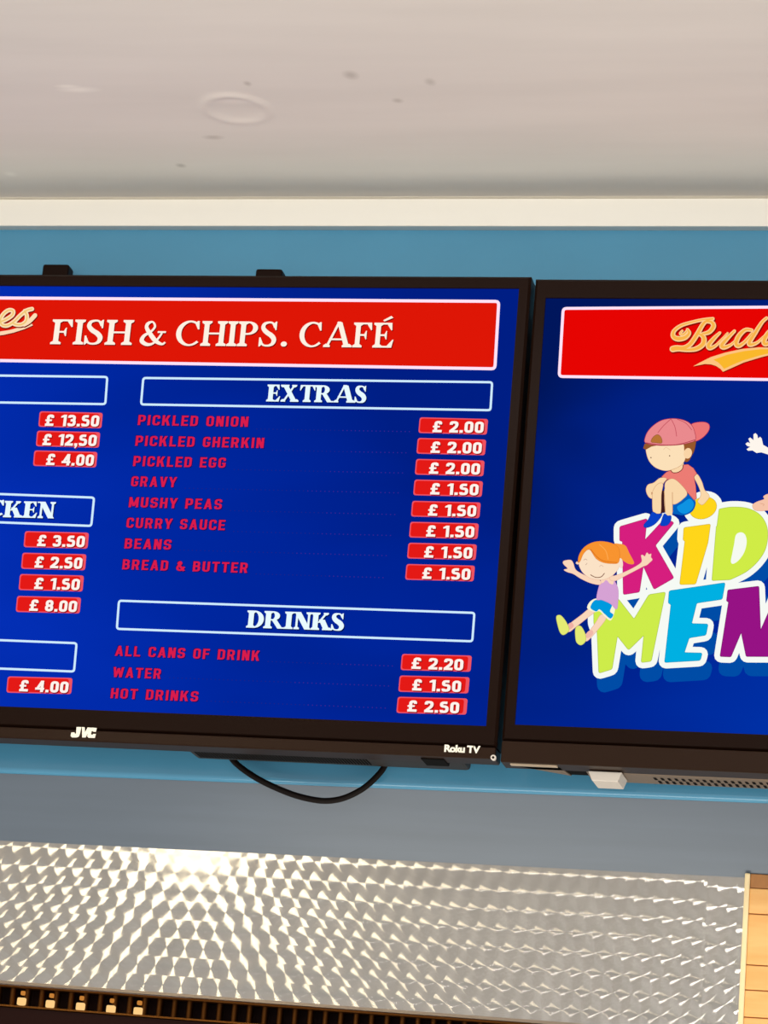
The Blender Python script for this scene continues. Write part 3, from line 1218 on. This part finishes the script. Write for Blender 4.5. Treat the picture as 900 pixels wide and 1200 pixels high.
# ================================================================== cable
YC = W - 0.0050
pp = [(262, 868), (267, 880), (276, 894), (300, 911.5), (330, 926), (355, 934.5), (380, 938.5), (402, 935.5), (424, 925), (440, 911.5), (450, 899), (456, 884), (458, 868)]
P = []
for i, (a, b) in enumerate(catmull(pp, 6, False)):
    P.append(at(a, b, YC - 0.010 * math.sin(math.pi * i / 72)))
mb = MB()
mb.tube(P, 0.0036, M_cable)
o = mb.build('power_cable')
tagp(o, 'black cable looping down below the fish menu television', 'cable')

# ================================================================== what the left screen shows
RED = (222, 22, 6)
FRAME = (255, 226, 246)
g = SG(0.0002)
g.poly([(-330, 347), (584.8, 352.8), (580, 432.5), (-336, 417)], RED, r=3)
g.frame([(-330, 347), (584.6, 353.3), (580, 432.3), (-336, 417)], 3.6, FRAME, 4)
for wd, p, q in (('FISH', (58.6, 403.4), (154.2, 404.4)), ('&', (163, 404.6), (194, 405)), ('CHIPS.', (205, 405), (336, 406.6)), ('CAFÉ', (349.8, 406.6), (460.4, 407.8))):
    bx = tbox(p, q, 29)
    gl_ = serif(wd, 0.168, 0.072, 0.085, 0.02)
    g.glyphs(gl_, bx, glow((120, 8, 6)), -0.0012, 0.0010)
    g.glyphs(gl_, bx, glow((255, 242, 226)))
g.build('menu_banner', scL)

E7 = lambda u, v: (u / 7.5, 345 + v / 7.5)
g = SG(0.0012)
ES = ([(-40, 262), (0, 248), (60, 222), (112, 185), (118, 150), (80, 143), (35, 175), (8, 225), (20, 270), (70, 277), (130, 240), (180, 190), (235, 147), (285, 132)],
      [(222, 150), (240, 195), (232, 240), (195, 268), (150, 270), (120, 258)], [(215, 268), (262, 240), (312, 188)])
g.poly([(-60, 325), (0, 330), (80, 318), (180, 292), (285, 262), (291, 276), (220, 308), (120, 340), (30, 360), (-60, 368)], (110, 10, 6), lambda u, v: (u / 7.5 + .5, 346 + v / 7.5))
g.poly([(-60, 325), (0, 330), (80, 318), (180, 292), (285, 262), (291, 276), (220, 308), (120, 340), (30, 360), (-60, 368)], (255, 216, 178), E7)
for s_ in ES: g.stroke(s_, 5.6, (120, 14, 6), lambda u, v: (u / 7.5 + .6, 346 + v / 7.5))
for s_ in ES: g.stroke(s_, 5.0, (255, 224, 182), E7, up=True)
for s_ in ES[:2]: g.stroke(s_, 1.8, (240, 200, 120), E7)
g.build('script_logo', scL)


def heading(corners, name='heading_box', word=None, box=None):
    g = SG(0.0002)
    g.frame(corners, 2.6, (206, 236, 255), 3)
    if word:
        for wd, b in zip(word, box):
            g.glyphs(serif(wd, 0.255, 0.08, 0.085, -0.02), b, glow((0, 20, 80)), -0.0012, 0.0012)
            g.glyphs(serif(wd, 0.255, 0.08, 0.085, -0.02), b, glow((232, 250, 255)))
    return g.build(name, scL)


heading([(168, 443), (576.8, 448), (574.8, 480.8), (165.3, 474)], 'heading_box', ['EXTRAS'], [tbox((311.8, 470.8), (428.8, 471.9), 19.8)])
heading([(139.5, 704), (556, 718.3), (553.5, 751.6), (137, 737)], 'heading_box', ['DRINKS'], [tbox((288.2, 735.8), (402.6, 739), 20.2)])
heading([(-290, 436.5), (125.8, 441.8), (123.5, 473.7), (-293, 467)])
heading([(-318, 567), (110.3, 583.2), (107, 616.4), (-322, 599.5)], 'heading_box', ['KEN', 'CHIC'], [tbox((3.4, 605.8), (63.4, 608), 19.2), tbox((-84, 602.6), (3.2, 605.8), 19.2)])
heading([(-335, 737), (89.8, 753.8), (86.8, 787), (-338, 770)])

ITEM = (216, 28, 76)
rows = [('PICKLED ONION', (161.3, 498), (290.4, 500.4)), ('PICKLED GHERKIN', (158.4, 522.3), (308.8, 525.3)), ('PICKLED EGG', (155.8, 546.2), (264, 548.4)),
        ('GRAVY', (153.3, 570), (206.5, 571)), ('MUSHY PEAS', (150.7, 594.6), (259.6, 596.8)), ('CURRY SAUCE', (147.8, 618.6), (263.3, 621.3)),
        ('BEANS', (145.6, 643), (200.2, 644)), ('BREAD & BUTTER', (143, 667.8), (289.7, 670.9)), ('ALL CANS OF DRINK', (134.6, 769), (303.6, 774)),
        ('WATER', (132, 793.8), (188, 795.2)), ('HOT DRINKS', (129.4, 818.6), (231.8, 821.8))]
for wd, l, rr in rows:
    g = SG(0.0002)
    b = tbox(l, rr, 11.8)
    for dz, dx in ((-.0010, .0010), (.0008, -.0008)):
        g.glyphs(grot(wd, 0.50, 0.17, 0.155), b, glow((26, 14, 92)), dz, dx)
    g.glyphs(grot(wd, 0.50, 0.17, 0.155), b, glow(ITEM))
    g.build('menu_item', scL)


def price(px, py, wpx, hpx, txt, t0, t1):
    g = SG(0.0002)
    k = 0.0125                       # rows run slightly downhill in the photograph
    lean = -0.09
    def q(dx, dy): return (px + dx + lean * dy, py + dy + (wpx and dx * 0.025))
    g.poly([q(0, 0), q(wpx, 0), q(wpx, hpx), q(0, hpx)], (238, 84, 96), r=3.2)
    g.poly([q(1.4, 1.3), q(wpx - 4, 1.3), q(wpx - 4, hpx - 1.3), q(1.4, hpx - 1.3)], (228, 26, 22), r=3.0)
    a, b = q(t0, hpx * 0.92), q(t1, hpx * 0.92)
    bxx = tbox((a[0], a[1]), (b[0], b[1]), 13.4)
    g.glyphs(grot(txt, 0.60, 0.215, 0.10), bxx, glow((150, 16, 20)), -0.0013, 0.0012)
    g.glyphs(grot(txt, 0.60, 0.215, 0.10), bxx, glow((255, 244, 236)))
    return g.build('price_tag', scL)


for (u, v), tx in zip(((455, 77), (449, 141), (444, 206), (439, 270), (432, 336), (426, 401), (420, 466), (414, 532)), ('£ 2.00',) * 3 + ('£ 1.50',) * 5):
    price(320 + u / 2.647, 460 + v / 2.647, 80.3, 18.4, tx, 16.4 if '2' in tx else 19.8, 76)
for (u, v), tx in zip(((400, 202), (393, 269), (387, 335)), ('£ 2.20', '£ 1.50', '£ 2.50')):
    price(320 + u / 2.647, 690 + v / 2.647, 82, 19, tx, 12.5 if tx[2] == '2' else 16, 73)
for (u, v), tx, t0 in zip(((127, 60), (119, 122), (110, 185)), ('£ 13.50', '£ 12,50', '£ 4.00'), (7.5, 7.5, 15)):
    price(u / 2.727, 460 + v / 2.727, 74, 18.2, tx, t0, 70.5)
for (u, v), tx, t0 in zip(((80, 443), (72, 512), (64, 580), (55, 650)), ('£ 3.50', '£ 2.50', '£ 1.50', '£ 8.00'), (15.5, 15.5, 18, 15.5)):
    price(u / 2.727, 460 + v / 2.727, 75, 18.8, tx, t0, 71)
price(25 / 2.727, 690 + 280 / 2.727, 76, 19, '£ 4.00', 14.7, 72)

dots = glow((30, 34, 132))
dots2 = glow((58, 36, 140))
for (wd, l, rr), lim in zip(rows, [488, 484, 480, 475, 471, 466, 461, 457, 468, 464, 460]):
    g = SG(0.0002)
    a, b = S(rr[0] + 10, rr[1] + 2), S(lim - 4, rr[1] + 7)
    n = int((lim - rr[0]) / 5.2)
    g.up()
    for i in range(n):
        xx = a.x + (b.x - a.x) * i / n
        zc = (a.z + b.z) / 2
        g.mb.face([(xx, g.y, zc), (xx + .0012, g.y, zc), (xx + .0012, g.y, zc + .0011), (xx, g.y, zc + .0011)], dots2 if i > n * .55 else dots)
    g.build('dotted_leader', scL)

# ================================================================== what the right screen shows
g = SG(0.0002)
g.poly([(659.5, 361), (1400, 356), (1380, 452), (654.5, 441.5)], (230, 4, 2), r=3)
g.frame([(660, 361.5), (1400, 357), (1380, 452), (655.2, 441.3)], 3.4, FRAME, 4)
g.build('menu_banner', scR)
B7 = lambda u, v: (775 + u / 7.2, 360 + v / 7.2)
B7s = lambda u, v: (775.8 + u / 7.2, 361 + v / 7.2)
g = SG(0.0012)
BUD = [([(432, 108), (390, 118), (352, 150), (300, 240), (245, 318), (190, 350), (130, 352), (98, 358)], [3, 4.5, 5.5, 6, 6, 6.5, 7.5, 7.5]),
       ([(215, 212), (185, 238), (160, 228), (178, 205)], [4, 4, 3, 3]),
       ([(222, 195), (236, 225), (200, 262), (140, 272), (102, 250), (110, 205), (170, 160), (260, 132), (350, 112), (435, 104)], [4, 5, 6, 6.5, 6, 5, 4.5, 4, 4, 4.5]),
       ([(365, 128), (420, 130), (442, 165), (405, 215), (345, 232)], [4, 5, 6, 5.5, 4]),
       ([(320, 232), (358, 260), (355, 315), (300, 355), (225, 366), (150, 360)], [4, 6, 6.5, 6, 5, 5]),
       ([(495, 222), (450, 265), (400, 325), (412, 350), (460, 330), (510, 280), (560, 225)], [3.5, 5, 6, 5.5, 4, 3, 2.5]),
       ([(618, 208), (565, 262), (512, 325), (530, 345), (585, 325), (630, 285)], [4, 5, 6, 5.5, 4, 3]),
       ([(765, 200), (710, 198), (655, 250), (632, 312), (655, 332), (705, 300), (770, 225)], [4, 5, 6, 6, 5.5, 4.5, 4]),
       ([(890, 98), (850, 135), (795, 220), (745, 300), (755, 322), (810, 305), (870, 250)], [4, 4.5, 5.5, 6, 5.5, 4, 3]),
       ([(985, 200), (930, 198), (885, 250), (866, 300), (885, 318), (930, 290), (1000, 215)], [4, 5, 6, 6, 5.5, 4.5, 4]),
       ([(1110, 96), (1070, 130), (1020, 215), (975, 290), (985, 312), (1040, 295), (1080, 255)], [4, 4.5, 5.5, 6, 5.5, 4, 3])]
SW = [(270, 503), (330, 470), (420, 425), (540, 388), (680, 357), (820, 343), (960, 345), (1150, 352), (1150, 372), (1000, 388), (850, 425), (700, 470), (600, 515), (522, 549), (500, 525), (462, 500), (420, 487), (370, 484)]
SWi = [(440, 448), (560, 405), (700, 375), (830, 360), (960, 358), (1150, 360), (1150, 366), (1000, 376), (840, 410), (690, 455), (600, 492), (530, 526), (510, 500), (480, 470)]
for P_, wd in BUD: g.stroke(P_, [q + 1.0 for q in wd], (140, 12, 4), B7s, up=True)
g.poly(SW, (140, 12, 4), B7s)
g.poly(SW, (255, 196, 128), B7)
g.poly(SWi, (250, 184, 44), B7)
for P_, wd in BUD: g.stroke(P_, wd, (255, 206, 146), B7, up=True)
for P_, wd in BUD: g.stroke(P_, [max(0.8, q - 2.6) for q in wd], (248, 180, 74), B7, up=True)
g.build('script_logo', scR)

K3 = lambda u, v: (710 + u / 4.7368, 560 + v / 4.7368)
K4 = lambda u, v: (680 + u / 4.0909, 660 + v / 4.0909)


def ell(cx, cy, rx, ry, a, n=28):
    return [(cx + rx * math.cos(t) * math.cos(a) - ry * math.sin(t) * math.sin(a), cy + rx * math.cos(t) * math.sin(a) + ry * math.sin(t) * math.cos(a))
            for t in [2 * math.pi * k / n for k in range(n)]]


letters = [
    ('title_letter', (214, 30, 126), [K3(*p) for p in [(78, 272), (228, 228), (216, 348), (330, 225), (378, 250), (274, 376), (377, 556), (268, 619), (208, 488), (186, 634), (98, 648), (93, 352), (78, 350)]], None, 2.0),
    ('title_letter', (255, 214, 26), [K3(*p) for p in ell(540, 168, 76, 58, -0.35)], None, 0),
    ('title_letter', (255, 214, 26), [K3(*p) for p in [(434, 278), (580, 258), (566, 360), (498, 590), (411, 592), (440, 352), (430, 345)]], None, 2.0),
    ('title_letter', (208, 236, 70), [K3(*p) for p in catmull([(630, 175), (700, 164), (790, 172), (860, 212), (896, 285), (890, 380), (850, 455), (780, 520), (690, 565)], 5, False) + [(590, 570), (614, 272), (618, 268)]],
     [K3(*p) for p in catmull([(722, 318), (750, 303), (774, 318), (782, 360), (768, 415), (738, 458), (708, 478), (694, 466), (702, 420), (712, 370)], 4)], 1.5),
    ('title_letter', (214, 30, 126), [K3(*p) for p in [(1040, 190), (1180, 170), (1170, 240), (1060, 270), (1070, 320), (1180, 330), (1150, 520), (950, 560), (960, 490), (1080, 455), (1080, 400), (970, 400), (990, 240)]], None, 2.0),
    ('title_letter', (206, 236, 74), [K4(*p) for p in [(66, 224), (182, 172), (258, 270), (330, 152), (408, 140), (340, 470), (293, 476), (306, 344), (232, 416), (178, 348), (152, 508), (90, 527), (82, 330), (66, 290)]], None, 2.2),
    ('title_letter', (0, 176, 226), [K4(*p) for p in [(427, 134), (694, 95), (680, 173), (558, 191), (533, 291), (612, 293), (602, 345), (522, 358), (498, 430), (584, 432), (575, 466), (405, 476), (436, 198), (423, 192)]], None, 2.0),
    ('title_letter', (150, 18, 132), [K4(*p) for p in [(708, 130), (856, 112), (864, 326), (945, 140), (1060, 120), (1010, 448), (796, 447), (772, 330), (722, 449), (671, 447), (712, 186), (702, 182)]], None, 1.5),
    ('title_letter', (255, 214, 26), [K4(*p) for p in [(1100, 128), (1180, 118), (1160, 360), (1230, 360), (1250, 110), (1330, 100), (1300, 440), (1080, 450)]], None, 2.0),
]
# soft blue block behind the title, then its white outline, then the letters
g = SG(0.0003, 0.00004)
for _, col, P_, hole, r in letters:
    pts = [(x + 5, y + 16) for x, y in (rounded(P_, r) if r else P_)]
    g.poly(pts, (0, 76, 166))
    g.y += g.step
    g.stroke(pts, 14.5, (0, 76, 166), closed=True, curve=False, up=False)
g.build('title_shadow_shape', scR)
g = SG(0.0005, 0.00004)
for _, col, P_, hole, r in letters:
    pts = rounded(P_, r) if r else P_
    g.poly(pts, (246, 250, 244))
    g.y += g.step
    g.stroke(pts, 14.5, (246, 250, 244), closed=True, curve=False, up=False)
g.build('title_outline', scR)
for i, (nm, col, P_, hole, r) in enumerate(letters):
    g = SG(0.0006, 0.00004)
    pts = rounded(P_, r) if r else P_
    g.stroke(pts, 1.1, tuple(int(c * .78) for c in col), closed=True, curve=False)
    g.poly(pts, col)
    if hole: g.poly(hole, (246, 250, 240))
    g.build(nm, scR)

# ---- cartoon boy sitting on the letters
Bq = lambda u, v: (745 + u / 8, 480 + v / 8)
SK, SKL = (250, 216, 170), (196, 140, 96)
g = SG(0.0009, 0.00004)


def art(P_, col, T, line=None, lw=0.8, curve=True):
    if line: g.stroke(P_ if not curve else catmull(P_, 4), lw, line, T, closed=True, curve=False)
    g.poly(P_, col, T, curve=curve)


art([(225, 760), (280, 760), (280, 960), (232, 975)], (58, 24, 30), Bq, curve=False)
art([(350, 890), (430, 850), (490, 795), (552, 852), (555, 905), (522, 960), (450, 992), (390, 985), (342, 970)], (0, 96, 190), Bq, (0, 40, 120), 1.0)
art([(388, 915), (440, 880), (505, 838), (545, 880), (530, 935), (470, 978), (412, 962)], (14, 146, 226), Bq)
art([(545, 628), (578, 610), (620, 680), (645, 755), (690, 812), (662, 862), (625, 895), (595, 880), (585, 860), (612, 800), (590, 720)], SK, Bq, SKL)
art([(245, 632), (290, 590), (325, 575), (350, 596), (400, 594), (440, 562), (446, 522), (490, 518), (540, 552), (572, 602), (545, 632), (562, 720), (570, 835), (548, 850), (480, 772), (420, 702), (350, 655), (300, 656), (262, 684), (280, 650)], (236, 124, 116), Bq, (130, 30, 36), 0.9, curve=False)
art([(100, 742), (120, 706), (170, 690), (230, 645), (290, 650), (262, 690), (215, 770), (165, 832), (130, 826), (105, 786)], SK, Bq, SKL)
art([(276, 700), (310, 662), (358, 655), (420, 702), (482, 786), (442, 842), (372, 888), (330, 872), (284, 780)], SK, Bq, SKL)
art([(162, 770), (205, 705), (255, 700), (240, 800), (236, 960), (208, 985), (165, 960), (158, 850)], SK, Bq, SKL)
art([(268, 780), (300, 700), (342, 740), (346, 960), (330, 992), (280, 970)], SK, Bq)
g.stroke([(345, 780), (347, 960)], 0.7, SKL, Bq)
g.stroke([(268, 770), (278, 965)], 0.7, SKL, Bq)
art([(155, 965), (200, 982), (248, 985), (205, 1052), (152, 1094), (92, 1110), (78, 1084), (122, 1030)], (10, 66, 198), Bq, (10, 30, 120))
art([(268, 982), (300, 1000), (332, 1002), (326, 1052), (292, 1090), (236, 1090), (240, 1058)], (10, 66, 198), Bq, (10, 30, 120))
g.stroke([(160, 790), (150, 780), (152, 800)], 0.7, SKL, Bq)
art([(330, 560), (440, 500), (442, 555), (402, 590), (350, 592), (328, 575)], SK, Bq)
g.stroke([(330, 574), (352, 596), (400, 592), (438, 562), (446, 524)], 0.9, (120, 40, 40), Bq)
art([(445, 322), (555, 292), (560, 340), (545, 400), (528, 430), (500, 482), (465, 492), (455, 440), (440, 380)], (150, 88, 44), Bq, (96, 48, 26))
art([(98, 382), (110, 350), (200, 330), (330, 330), (440, 325), (456, 390), (468, 440), (455, 490), (420, 530), (360, 560), (285, 577), (205, 556), (150, 515), (116, 460)], (252, 224, 184), Bq, SKL)
g.ellipse((490, 415), 38, 50, 0.2, (250, 212, 166), Bq)
art([(86, 325), (72, 368), (96, 382), (150, 352), (220, 338), (160, 318)], (150, 88, 44), Bq, curve=False)
art([(522, 150), (560, 130), (640, 124), (686, 145), (688, 192), (652, 245), (600, 285), (556, 296), (556, 232), (540, 185)], (236, 118, 118), Bq, (170, 36, 66), 1.1)
art([(90, 312), (94, 262), (120, 208), (170, 155), (240, 111), (320, 93), (400, 95), (470, 114), (522, 150), (550, 208), (560, 288), (500, 316), (400, 335), (250, 341), (150, 332)], (234, 138, 142), Bq, (164, 36, 66), 1.1)
for L_ in ([(330, 95), (262, 158), (210, 222)], [(336, 98), (370, 170), (385, 255)], [(392, 97), (470, 132), (526, 196)]):
    g.stroke(L_, 0.8, (196, 84, 96), Bq)
g.stroke([(100, 318), (240, 338), (400, 333), (556, 290)], 0.9, (176, 60, 76), Bq)
art([(147, 308), (165, 266), (205, 242), (238, 266), (246, 318), (192, 316)], (184, 116, 52), Bq, (120, 60, 40))
g.ellipse((145, 457), 6, 7, 0, (120, 90, 70), Bq, 10)
g.ellipse((320, 440), 6, 7, 0, (120, 90, 70), Bq, 10)
g.stroke([(262, 382), (288, 362), (325, 386)], 0.45, (226, 180, 140), Bq)
g.build('cartoon_boy', scR)

# ---- cartoon girl swinging beside the letters
Gq = lambda u, v: (645 + u / 6.923, 630 + v / 6.923)
SG_ = (250, 214, 186)
SGL = (222, 160, 140)
g = SG(0.0009, 0.00004)
art([(515, 58), (560, 52), (610, 68), (642, 130), (680, 208), (640, 216), (590, 188), (548, 150)], (248, 152, 56), Gq)
art([(325, 575), (362, 600), (300, 652), (200, 732), (150, 766), (138, 722), (170, 692), (250, 632)], SG_, Gq, SGL)
art([(412, 628), (452, 655), (392, 740), (330, 812), (290, 842), (278, 800), (320, 758), (370, 690)], SG_, Gq, SGL)
art([(150, 700), (178, 694), (190, 722), (158, 748), (140, 730)], (240, 176, 164), Gq)
art([(300, 770), (335, 752), (350, 780), (315, 815), (286, 808)], (240, 184, 170), Gq)
art([(50, 648), (66, 632), (92, 640), (130, 690), (152, 752), (110, 790), (80, 770), (60, 706)], (228, 234, 116), Gq, (170, 180, 70))
art([(206, 740), (226, 720), (252, 726), (282, 782), (286, 840), (250, 873), (214, 850), (204, 790)], (228, 234, 116), Gq, (170, 180, 70))
art([(300, 575), (325, 520), (380, 495), (452, 512), (508, 548), (525, 590), (492, 674), (440, 640), (400, 600), (360, 606)], (250, 246, 214), Gq)
art([(326, 572), (350, 520), (385, 506), (452, 514), (500, 548), (485, 600), (512, 628), (488, 660), (440, 622), (400, 585), (372, 602)], (0, 154, 222), Gq)
art([(405, 372), (440, 340), (500, 330), (540, 390), (552, 440), (550, 512), (538, 584), (490, 540), (420, 508), (376, 498)], (214, 162, 212), Gq, (180, 120, 180), 0.6)
art([(410, 372), (430, 300), (500, 285), (512, 380), (450, 362)], SG_, Gq)
art([(438, 362), (460, 350), (490, 400), (440, 395)], (214, 162, 212), Gq)
art([(104, 202), (120, 190), (165, 186), (186, 210), (206, 264), (262, 300), (332, 330), (402, 350), (404, 384), (330, 372), (250, 336), (190, 298), (140, 282), (112, 264), (142, 254), (112, 222)], SG_, Gq, SGL, 0.6)
art([(488, 322), (532, 310), (602, 284), (690, 240), (742, 200), (738, 150), (752, 146), (768, 156), (784, 126), (800, 140), (818, 136), (816, 162), (828, 182), (810, 202), (782, 226), (756, 236), (702, 264), (602, 316), (532, 352), (490, 348)], SG_, Gq, SGL, 0.6)
art([(234, 216), (246, 165), (290, 110), (330, 96), (380, 160), (440, 196), (552, 205), (556, 245), (530, 285), (490, 320), (430, 345), (370, 342), (318, 328), (268, 290), (243, 250)], (251, 226, 198), Gq, SGL, 0.6)
g.ellipse((573, 212), 17, 42, -0.1, (248, 224, 206), Gq)
art([(216, 196), (240, 215), (222, 222), (206, 212)], (250, 214, 186), Gq, curve=False)
art([(228, 202), (234, 150), (270, 90), (330, 50), (400, 35), (482, 45), (542, 74), (562, 122), (554, 204), (500, 214), (430, 205), (372, 172), (320, 100), (272, 130), (244, 192)], (248, 148, 48), Gq, (206, 108, 30), 0.7)
g.stroke([(330, 100), (380, 160), (440, 195), (540, 206)], 0.8, (214, 110, 26), Gq)
g.stroke([(400, 60), (450, 110), (470, 180)], 0.9, (255, 172, 84), Gq)
g.stroke([(328, 306), (368, 326), (412, 323), (440, 294)], 0.9, (120, 66, 46), Gq)
g.stroke([(272, 188), (284, 178), (300, 186)], 0.5, (170, 130, 120), Gq)
g.stroke([(288, 226), (300, 212)], 0.5, (170, 130, 120), Gq)
g.stroke([(400, 240), (415, 228), (430, 240)], 0.5, (210, 170, 150), Gq)
g.build('cartoon_girl', scR)

# ---- a third cartoon child, only the hands inside the photograph
Cq = lambda u, v: (u, v)
g = SG(0.0008, 0.00004)
art([(922, 548), (940, 538), (975, 540), (992, 560), (990, 598), (955, 606), (925, 598)], (120, 200, 90), Cq, (60, 120, 50))
art([(912, 585), (926, 572), (936, 584), (922, 598), (910, 600)], (246, 196, 168), Cq)
art([(914, 532), (932, 540), (936, 556), (916, 542)], (254, 246, 236), Cq)
art([(932, 505), (945, 484), (970, 480), (988, 498), (988, 522), (970, 540), (948, 538), (934, 524)], (252, 224, 184), Cq, SKL)
art([(930, 506), (940, 482), (965, 472), (990, 482), (996, 510), (988, 520), (980, 500), (955, 492)], (96, 58, 34), Cq)
g.build('cartoon_child', scR)
# ---- hands of the third cartoon child at the edge of the picture
Hq = lambda u, v: (840 + u / 9.23, 490 + v / 9.23)
g = SG(0.0009, 0.00004)
art([(310, 282), (335, 262), (362, 276), (342, 226), (362, 212), (398, 242), (397, 178), (420, 165), (440, 186), (446, 222), (470, 205), (486, 222), (502, 292), (556, 322), (720, 390), (720, 460), (556, 396), (482, 373), (430, 380), (386, 352), (340, 356), (322, 340), (346, 322), (366, 314), (330, 304)], (254, 246, 236), Hq, curve=False)
g.build('cartoon_hand', scR)
g = SG(0.0009, 0.00004)
art([(390, 938), (440, 906), (512, 880), (505, 852), (530, 832), (556, 824), (660, 790), (660, 1020), (556, 1000), (490, 1006), (420, 1000), (393, 976)], (246, 196, 168), Hq, (210, 140, 120), 0.6)
g.stroke([(470, 925), (510, 935), (500, 950)], 0.6, (220, 160, 130), Hq)
g.build('cartoon_hand', scR)
